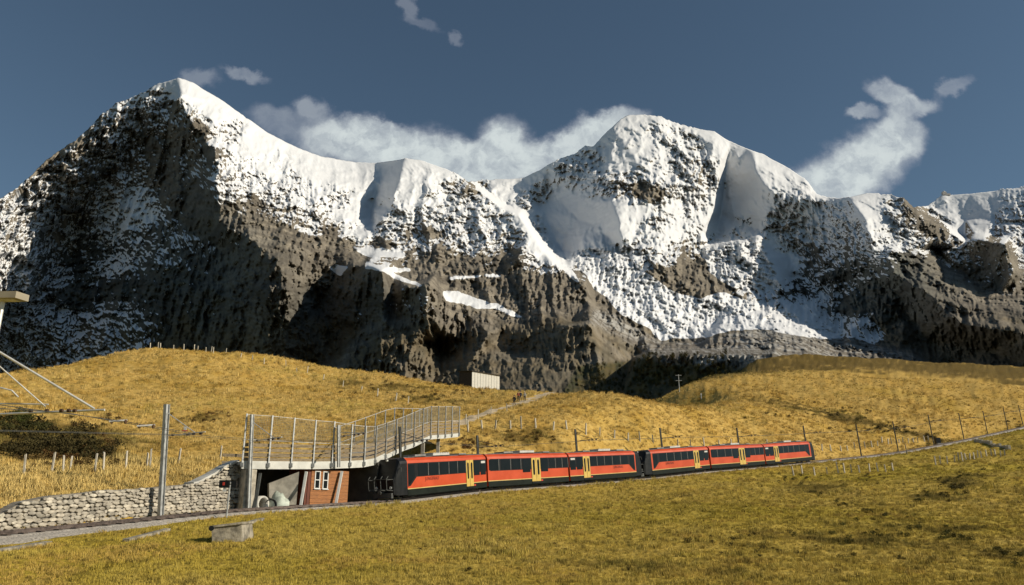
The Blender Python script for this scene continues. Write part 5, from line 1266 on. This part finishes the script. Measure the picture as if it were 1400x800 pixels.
# ------------------------------------------------------------------ small railway things
sb = hit(309.5, 708, 35, 70); sg = thing('signal_post', sb, 'slim grey signal post with black display boxes before the stone wall', 'signal')
ds = proj(sb)[2]; zt2 = z_at(sb, 657)
MB().tube(sb, (sb.x, sb.y, zt2 - .1), .06, 8).build('post', M_STEEL, sg)
for x0, x1, y0, y1 in ((299.5, 313, 656.5, 667), (316.5, 323, 657.5, 667)):
    a, c2 = P(x0, y0, ds), P(x1, y1, ds); bxm = MB().box((a + c2) / 2 + Vector((0, .1, 0)), (abs(c2.x - a.x), .22, abs(a.z - c2.z))).build('display_box', M_BLACK, sg)
    if x0 < 310: MB().box(P(306, 661.5, ds) + Vector((0, -.03, 0)), (.13, .03, .2)).build('red_aspect', M_REDP, bxm)
MB().span(P(312, 662, ds) + Vector((0, .1, 0)), P(318, 662, ds) + Vector((0, .1, 0)), .06, .06).build('bar', M_STEELD, sg)
a = P(307.5, 670, ds); MB().box(a + Vector((0, -.08, 0)), (.22, .03, .22)).build('number_plate', M_WHITE, sg)
cb = hit(308, 742, 25, 60); M_OLD = mat('old_stained_concrete', (.30, .27, .21), .95, .55, 2.2, bump=.05)
cul = thing('culvert_head', cb, 'weathered concrete culvert block in the grass below the signal', 'culvert')
dc = proj(cb)[2]
mb = MB(); mb.prism([P(289, 721, dc), P(330, 715.5, dc + .6), P(332, 735, dc + .6), P(330, 762, dc + .5), P(294, 768, dc), P(290, 742, dc)], Vector((.1, 1.3, .05))); mb.build('head_wall', M_OLD, cul)
mb = MB(); mb.prism([P(286, 719, dc - .1), P(331, 713.5, dc + .5), P(331, 716.5, dc + .5), P(286, 722, dc - .1)], Vector((.1, 1.5, .05))); mb.build('cap_slab', M_OLD, cul)
MB().tube(P(289, 722.5, dc - .16), P(289.5, 722, dc + .3), .12, 10).build('drain_mouth', M_BLACK, cul)
for (x0, y0, x1, y1, lab) in ((172, 741, 229, 726, 'slanting concrete edge beam below the end of the gravel'), (-30, 760, 66, 744, 'long concrete edge beam half buried along the gravel'), (342, 716, 358, 711, 'short concrete slab lying in grass beside the culvert block')):
    a, b_ = hit(x0, y0, 20, 60), hit(x1, y1, 20, 60); mb = MB(); mb.span(a + Vector((0, 0, -.04)), b_ + Vector((0, 0, -.04)), .32, .36); tag(mb.build('concrete_edge', M_OLD), lab, 'edge beam', 'concrete edges by the gravel')
# red and white marker on the slope
mk = hit(252, 596, 60, 160); mt = thing('route_marker', mk, 'small red and white marker board on the slope beside the mast', 'marker')
MB().tube(mk, mk + Vector((0, 0, .5)), .03, 6).build('stake', M_STEELD, mt); MB().prism([mk + Vector((-.22, 0, 1.0)), mk + Vector((.22, 0, 1.0)), mk + Vector((.08, 0, .5)), mk + Vector((-.08, 0, .5))], (0, .03, 0)).build('board', M_WHITE, mt); MB().box(mk + Vector((0, -.03, .55)), (.6, .03, .1)).build('red_bar', M_REDP, mt)
# stone parapet and dark box by the upper track
pa, pb = hit(1333, 604, 120, 260), hit(1381, 615, 90, 220)
pw = thing('stone_parapet', pa, 'low pale stone parapet stepping down from the empty track', 'parapet')
for q_ in range(12):
    p = pa.lerp(pb, (q_ + .5) / 12); p.z = gz(p.x, p.y); dv = (pb - pa).normalized()
    MB().box(p + Vector((0, 0, .3)), ((pb - pa).length / 12 * .96, .5, .75 + .1 * (q_ % 3)), Matrix.Rotation(math.atan2(dv.y, dv.x), 3, 'Z')).build('stone', M_STONE[2], pw)
kb = hit(1284, 608, 120, 260); kx = thing('trackside_box', kb, 'dark box with pale slab standing behind the empty track', 'cabinet')
MB().box(kb + Vector((0, .5, .8)), (1.1, 1.0, 1.7)).build('cabinet', M_BLACK, kx); MB().box(kb + Vector((.1, -.5, .12)), (1.8, .9, .3)).build('slab', M_CONC, kx)
sk = hit(1240, 621, 100, 260); tag(MB().tube(sk, sk + Vector((-.1, 0, 2.0)), .09, 6, .07).build('stake', M_STEELD), 'dark wooden stake on the near side of the empty track', 'stake')

# ------------------------------------------------------------------ pale hut on the crest
hp, hq = hit(645, 527, 120, 330), hit(674, 528, 120, 330)
hdv = Vector((hq.x - hp.x, hq.y - hp.y, 0)); d0 = proj(hp)[2]
dirr = Vector((.80, .60, 0)); wln = (674 - 645) / F * d0 / .62; nrm = Vector((-.6, .8, 0))
zb = min(hp.z, gz(hp.x + dirr.x * wln, hp.y + dirr.y * wln)) - .4; ht = z_at(hp, 507.5) - zb
ph = thing('crest_hut', (hp.x, hp.y, zb), 'pale plank sided hut on the crest with shade coloured into its gable', 'hut')
o4 = Vector((hp.x, hp.y, zb)); lft = Vector((-.93, .36, 0)); lw = 15.5 / F * d0 / .82
M_HDARK = mat('hut_shade_and_roof', (.035, .03, .025), .9, .3, 3); M_HPALE = mat('pale_hut_boards', (.66, .64, .57), .8, .2, 3, stretch=(4, 4, 1))  # the dark tone puts the shade of the unlit left side into the colour
mb = MB(); u_ = Vector((0, 0, 1))
mb.prism([o4, o4 + dirr * wln, o4 + dirr * wln + lft * lw, o4 + lft * lw], u_ * (ht - .05)); mb.build('wall', M_HDARK, ph)
for q_ in range(10):
    a = o4 + dirr * wln * (q_ / 10 + .004) - Vector((dirr.y, -dirr.x, 0)) * -.0; b_ = o4 + dirr * wln * ((q_ + 1) / 10 - .004); f_ = Vector((dirr.y, -dirr.x, 0)) * (.03 + .02 * (q_ % 2))
    MB().prism([a + f_ + u_ * .1, b_ + f_ + u_ * .1, b_ + f_ + u_ * (ht - .1), a + f_ + u_ * (ht - .1)], -f_.normalized() * .02).build('board', M_HPALE, ph)
mb = MB(); e = Vector((dirr.y, -dirr.x, 0)) * .3; mb.prism([o4 - dirr * .3 + e + u_ * (ht - .05), o4 + dirr * (wln + .3) + e + u_ * (ht - .25), o4 + dirr * (wln + .3) + lft * (lw + .3) + u_ * (ht - .1), o4 - dirr * .3 + lft * (lw + .3) + u_ * (ht + .1)], u_ * .16); mb.build('roof', M_HDARK, ph)

# ------------------------------------------------------------------ footpath and hikers
V_, F_ = [], []
for i, c in enumerate(PATHP):
    d = PATHP[min(i + 1, len(PATHP) - 1)] - PATHP[max(i - 1, 0)]; n_ = np.array((d[1], -d[0])); n_ /= np.linalg.norm(n_); hw_ = 1.05 + .12 * math.sin(i * 1.3) + (.9 * max(0, 1 - abs(i - 40) / 12))
    for a in (-1, -.5, 0, .5, 1): x, y = c[0] + n_[0] * a * hw_, c[1] + n_[1] * a * hw_; V_.append((x, y, gz(x, y) + .05 - .06 * (abs(a) == 1)))
for q_ in range(len(PATHP) - 1):
    for j in range(4): F_.append((q_ * 5 + j, q_ * 5 + j + 1, q_ * 5 + 6 + j, q_ * 5 + 5 + j))
M_PATH = mat('footpath_gravel', (.56, .44, .28), .95, .3, 1.5, bump=.03)
tag(link('footpath', new_mesh('footpath', V_, F_, M_PATH, True)), kind='structure')
M_SKIN = mat('skin', (.50, .30, .20), .6, .1, 5); M_HAIR = mat('dark_hair', (.03, .02, .015), .6, .2, 9)
def person(loc, face, jacket, trousers, label, stride=.25, arm=(.3, -.2), pack=None, hat=None):
    root = Matrix.Translation(loc) @ Matrix.Rotation(face, 4, 'Z')
    J = {}; s = stride
    pts = [('pelvis', (0, 0, .95), .135), ('waist', (0, 0, 1.08), .125), ('chest', (0, -.02, 1.30), .155), ('neck', (0, -.01, 1.49), .06), ('head0', (0, .01, 1.58), .085), ('head1', (0, .02, 1.69), .095),
           ('hipL', (.1, 0, .90), .10), ('kneeL', (.11, s * .55, .50), .065), ('ankL', (.11, s * .7 - .06, .09), .045), ('toeL', (.12, s * .7 + .14, .04), .035),
           ('hipR', (-.1, 0, .90), .10), ('kneeR', (-.11, -s * .15, .50), .065), ('ankR', (-.11, -s * .9, .10), .045), ('toeR', (-.12, -s * .9 + .19, .04), .035),
           ('shL', (.19, -.01, 1.41), .065), ('elL', (.25, arm[0] * .5 - .02, 1.15), .048), ('wrL', (.26, arm[0] + .06, .93), .034), ('haL', (.26, arm[0] + .11, .85), .036),
           ('shR', (-.19, -.01, 1.41), .065), ('elR', (-.25, arm[1] * .5 - .02, 1.15), .048), ('wrR', (-.26, arm[1] + .06, .93), .034), ('haR', (-.26, arm[1] + .11, .85), .036)]
    nm = {p[0]: i for i, p in enumerate(pts)}
    ed = [('pelvis', 'waist'), ('waist', 'chest'), ('chest', 'neck'), ('neck', 'head0'), ('head0', 'head1')]
    for sd in 'LR': ed += [('pelvis', 'hip' + sd), ('hip' + sd, 'knee' + sd), ('knee' + sd, 'ank' + sd), ('ank' + sd, 'toe' + sd), ('chest', 'sh' + sd), ('sh' + sd, 'el' + sd), ('el' + sd, 'wr' + sd), ('wr' + sd, 'ha' + sd)]
    me = bpy.data.meshes.new('skeleton'); me.from_pydata([p[1] for p in pts], [(nm[a], nm[b_]) for a, b_ in ed], [])
    o = bpy.data.objects.new('tmp_body', me); COL.objects.link(o); o.modifiers.new('skin', 'SKIN'); sub = o.modifiers.new('sub', 'SUBSURF'); sub.levels = 1
    for i, p in enumerate(pts): me.skin_vertices[0].data[i].radius = (p[2], p[2]); me.skin_vertices[0].data[i].use_root = (i == 0)
    dg = bpy.context.evaluated_depsgraph_get(); bm = bpy.data.meshes.new_from_object(o.evaluated_get(dg)); bpy.data.objects.remove(o)
    for m in (jacket, trousers, M_SKIN, M_BLACK): bm.materials.append(m)
    for f in bm.polygons:
        c = f.center; hand = abs(c.x) > .2 and c.z < .92 and c.z > .7
        f.material_index = 2 if (c.z > 1.5 or hand) else 3 if c.z < .13 else 1 if c.z < .97 and not (abs(c.x) > .2 and c.z > .7) else 0; f.use_smooth = True
    bm.transform(Matrix.Rotation(face, 4, 'Z'))
    t = tag(link('person', bm, loc=tuple(loc)), label, 'person', 'hikers on the footpath')
    hb3 = MB(root)
    for j in range(5):
        for i in range(8): pass
    V, Fc = [], []
    for j in range(5):
        ph_ = math.pi / 2 * j / 4
        for i in range(10): a = 2 * math.pi * i / 10; V.append((.105 * math.cos(a) * math.cos(ph_), -.0 + .12 * math.sin(a) * math.cos(ph_), 1.67 + .125 * math.sin(ph_) - (.06 if math.sin(a) < 0 else -.02) * math.cos(ph_)))
    for j in range(4): Fc += [(j * 10 + i, j * 10 + (i + 1) % 10, j * 10 + 10 + (i + 1) % 10, j * 10 + 10 + i) for i in range(10)]
    hb3.add(V, Fc); set_parent(hb3.build('hair' if hat is None else 'cap', hat or M_HAIR, None, True), t)
    fm = MB(root); fm.box((0, .115, 1.64), (.025, .03, .045))
    for x in (-.035, .035): fm.box((x, .105, 1.675), (.022, .02, .014))
    fm.box((0, .105, 1.595), (.05, .015, .012)); set_parent(fm.build('face_features', M_HAIR), t)
    if pack:
        pk2 = MB(root); loft(pk2, [[(x * .9, -.14 - .0, z) for x, z in ((-.15, 1.0), (.15, 1.0), (.16, 1.42), (0, 1.47), (-.16, 1.42))], [(x, -.34, z) for x, z in ((-.14, 1.02), (.14, 1.02), (.13, 1.38), (0, 1.42), (-.13, 1.38))]]); set_parent(pk2.build('backpack', pack), t)
    return t
jk = {n: mat(n, c, .85, .2, 8) for n, c in (('black_jacket', (.02, .02, .022)), ('rust_red_jacket', (.30, .07, .05)), ('dark_blue_jacket', (.03, .035, .05)), ('light_grey_jacket', (.42, .40, .36)), ('dark_trousers', (.025, .025, .03)), ('brown_trousers', (.10, .075, .05)))}
def on_path(px, py): return hit(px, py, 70, 230)
person(on_path(703, 555.5), R(150), jk['black_jacket'], jk['dark_trousers'], 'hiker in black walking ahead of the group on the footpath', .3, (.25, -.25), M_BLACK)
person(on_path(708.5, 549), R(170), jk['rust_red_jacket'], jk['brown_trousers'], 'hiker in a rust red jacket on the footpath', .22, (.15, -.2))
person(on_path(711.5, 548.5), R(165), jk['dark_blue_jacket'], jk['dark_trousers'], 'hiker in dark blue with backpack beside the red jacket', .26, (.2, -.2), M_STEELD)
person(on_path(717.5, 549.5), R(175), jk['light_grey_jacket'], jk['dark_trousers'], 'hiker in a light grey jacket at the rear of the group', .24, (-.15, .2), None, M_WHITE)

# ------------------------------------------------------------------ fence posts
pm = []
for i in range(4):
    mb = MB(); h_ = 1.15 + .12 * i; lx = .03 * (i - 1.5); loft(mb, [[(-.055, -.05, -.3), (.055, -.05, -.3), (.055, .05, -.3), (-.055, .05, -.3)], [(-.05 + lx, -.05, h_ * .95), (.05 + lx, -.05, h_), (.05 + lx, .05, h_), (-.05 + lx, .05, h_ * .95)]])
    pm.append(new_mesh('fence_post', [tuple(v) for v in mb.V], mb.F, M_PWOOD))
def row(label, group, pts, dmin, dmax, s=1.0, wide=1.1):
    for q_, (x, y) in enumerate(pts):
        h = hit(x, y, dmin, dmax); o = link('fence_post', pm[(q_ * 7 + 3) % 4], loc=tuple(h)); o.rotation_euler = (random.uniform(-.08, .08), random.uniform(-.1, .1), random.uniform(0, 3)); o.scale = (s * wide, s * wide, s * random.uniform(.85, 1.1)); tag(o, label, 'fence post', group)
row('pale fence post along the crest and down the flank of the left knoll', 'fence posts on the left knoll', [(206,471),(217,471),(220,471),(238,471.5),(252,472),(266,474),(271,475),(282,477),(289,480),(292,478),(309,483),(329,489),(345,493),(361,497),(391,500),(406,509),(420,510),(442,519),(469,529),(494,535),(516,543),(541,548),(558,552)], 100, 320, 1.0, 1.6)
row('pale fence post in tall grass above the stone wall', 'fence posts above the wall', [(32,651),(70.5,646),(86,646),(96,644),(129,646),(141,646),(172,640),(200,640),(205,640),(244,634),(301,629)], 46, 110, 1.0)
row('pale fence post in the row above the train roofs', 'fence posts above the train', [(640,591),(659,588),(677,586.5),(698,586),(712.6,586),(732.5,586),(756.5,588),(775,587),(801,594),(820,596),(840,599),(859,602),(875,603),(893,605),(926.6,610),(944,610),(963,611),(983,611),(1000,611),(1048.6,609)], 70, 240, 1.0, 1.6)
row('pale fence post on the meadow behind the empty track', 'fence posts behind the empty track', [(1124,616),(1136,616),(1150,617),(1159,616),(1169,615),(1183,613),(1192,611),(1200,609),(1206,606),(1214.5,607),(1219,606),(1230,606),(1235,606),(1242,606),(1249,605),(1255,605),(1264,604),(1270,604)], 90, 330, 1.0, 1.9)
row('weathered fence post on the slope below the empty track', 'fence posts below the track', [(1085,650),(1097,648),(1114,650),(1131,648),(1146,646),(1154.5,646),(1164.5,646),(1175,645),(1189,645),(1200.5,645),(1211,645),(1221,643.5),(1279.5,636),(1286,635),(1295.5,634),(1305,632),(1311,631),(1316,630),(1321,629),(1326,628.5),(1332,628),(1337,626),(1342,626),(1349,624),(1356,624),(1361,623),(1368,624),(1374,623)], 70, 260, .95, 1.7)
row('thin fence post beside the footpath', 'fence posts by the footpath', [(637,580),(654,573),(671,567),(693,562)], 60, 200, 1.0)
sp0 = hit(959, 546, 120, 400); t = thing('sign_post', sp0, 'single white marker post on the meadow before the dark spur', 'sign post')
MB().box(sp0 + Vector((0, 0, 1.0)), (.22, .12, 2.2)).build('post', M_WHITE, t); MB().box(sp0 + Vector((0, -.08, 1.8)), (.42, .04, .45)).build('plate', M_WHITE, t)
tp0 = hit(929, 536, 140, 500); t = thing('utility_pole', tp0, 'slim pole with two crossarms at the meadow edge before the spur', 'pole')
hh2 = max(3, z_at(tp0, 512) - tp0.z); MB().tube(tp0, tp0 + Vector((0, 0, hh2)), .14, 8, .1).build('pole', M_LGREY, t)
for f in (.95, .65): MB().box(tp0 + Vector((0, 0, hh2 * f)), (hh2 * .35, .12, .14)).build('crossarm', M_LGREY, t)
# observatory on the far ridge
ob = np.array([np.interp(1291, gpx, V[0, :, k_]) for k_ in range(3)]); obl = Vector(ob); s = obl.y / 1000
t = thing('ridge_observatory', obl, 'tiny domed observatory building on the far snowy ridge', 'building')
M_OBS = mat('grey_observatory_wall', (.40, .38, .35), .8, .2, .1)
MB().box(obl + Vector((0, 0, 5)), (24, 16, 20)).build('block', M_OBS, t); MB().box(obl + Vector((16, 0, -2)), (36, 14, 12)).build('wing', M_OBS, t)
V_, F_ = [], []
for j in range(7):
    ph_ = math.pi / 2 * j / 6
    for i in range(14): a = 2 * math.pi * i / 14; V_.append(obl + Vector((8 * math.cos(a) * math.cos(ph_), 8 * math.sin(a) * math.cos(ph_), 15 + 9 * math.sin(ph_))))
for j in range(6): F_ += [(j * 14 + i, j * 14 + (i + 1) % 14, j * 14 + 14 + (i + 1) % 14, j * 14 + 14 + i) for i in range(14)]
set_parent(link('dome', new_mesh('dome', V_, F_, M_LGREY, True)), t)
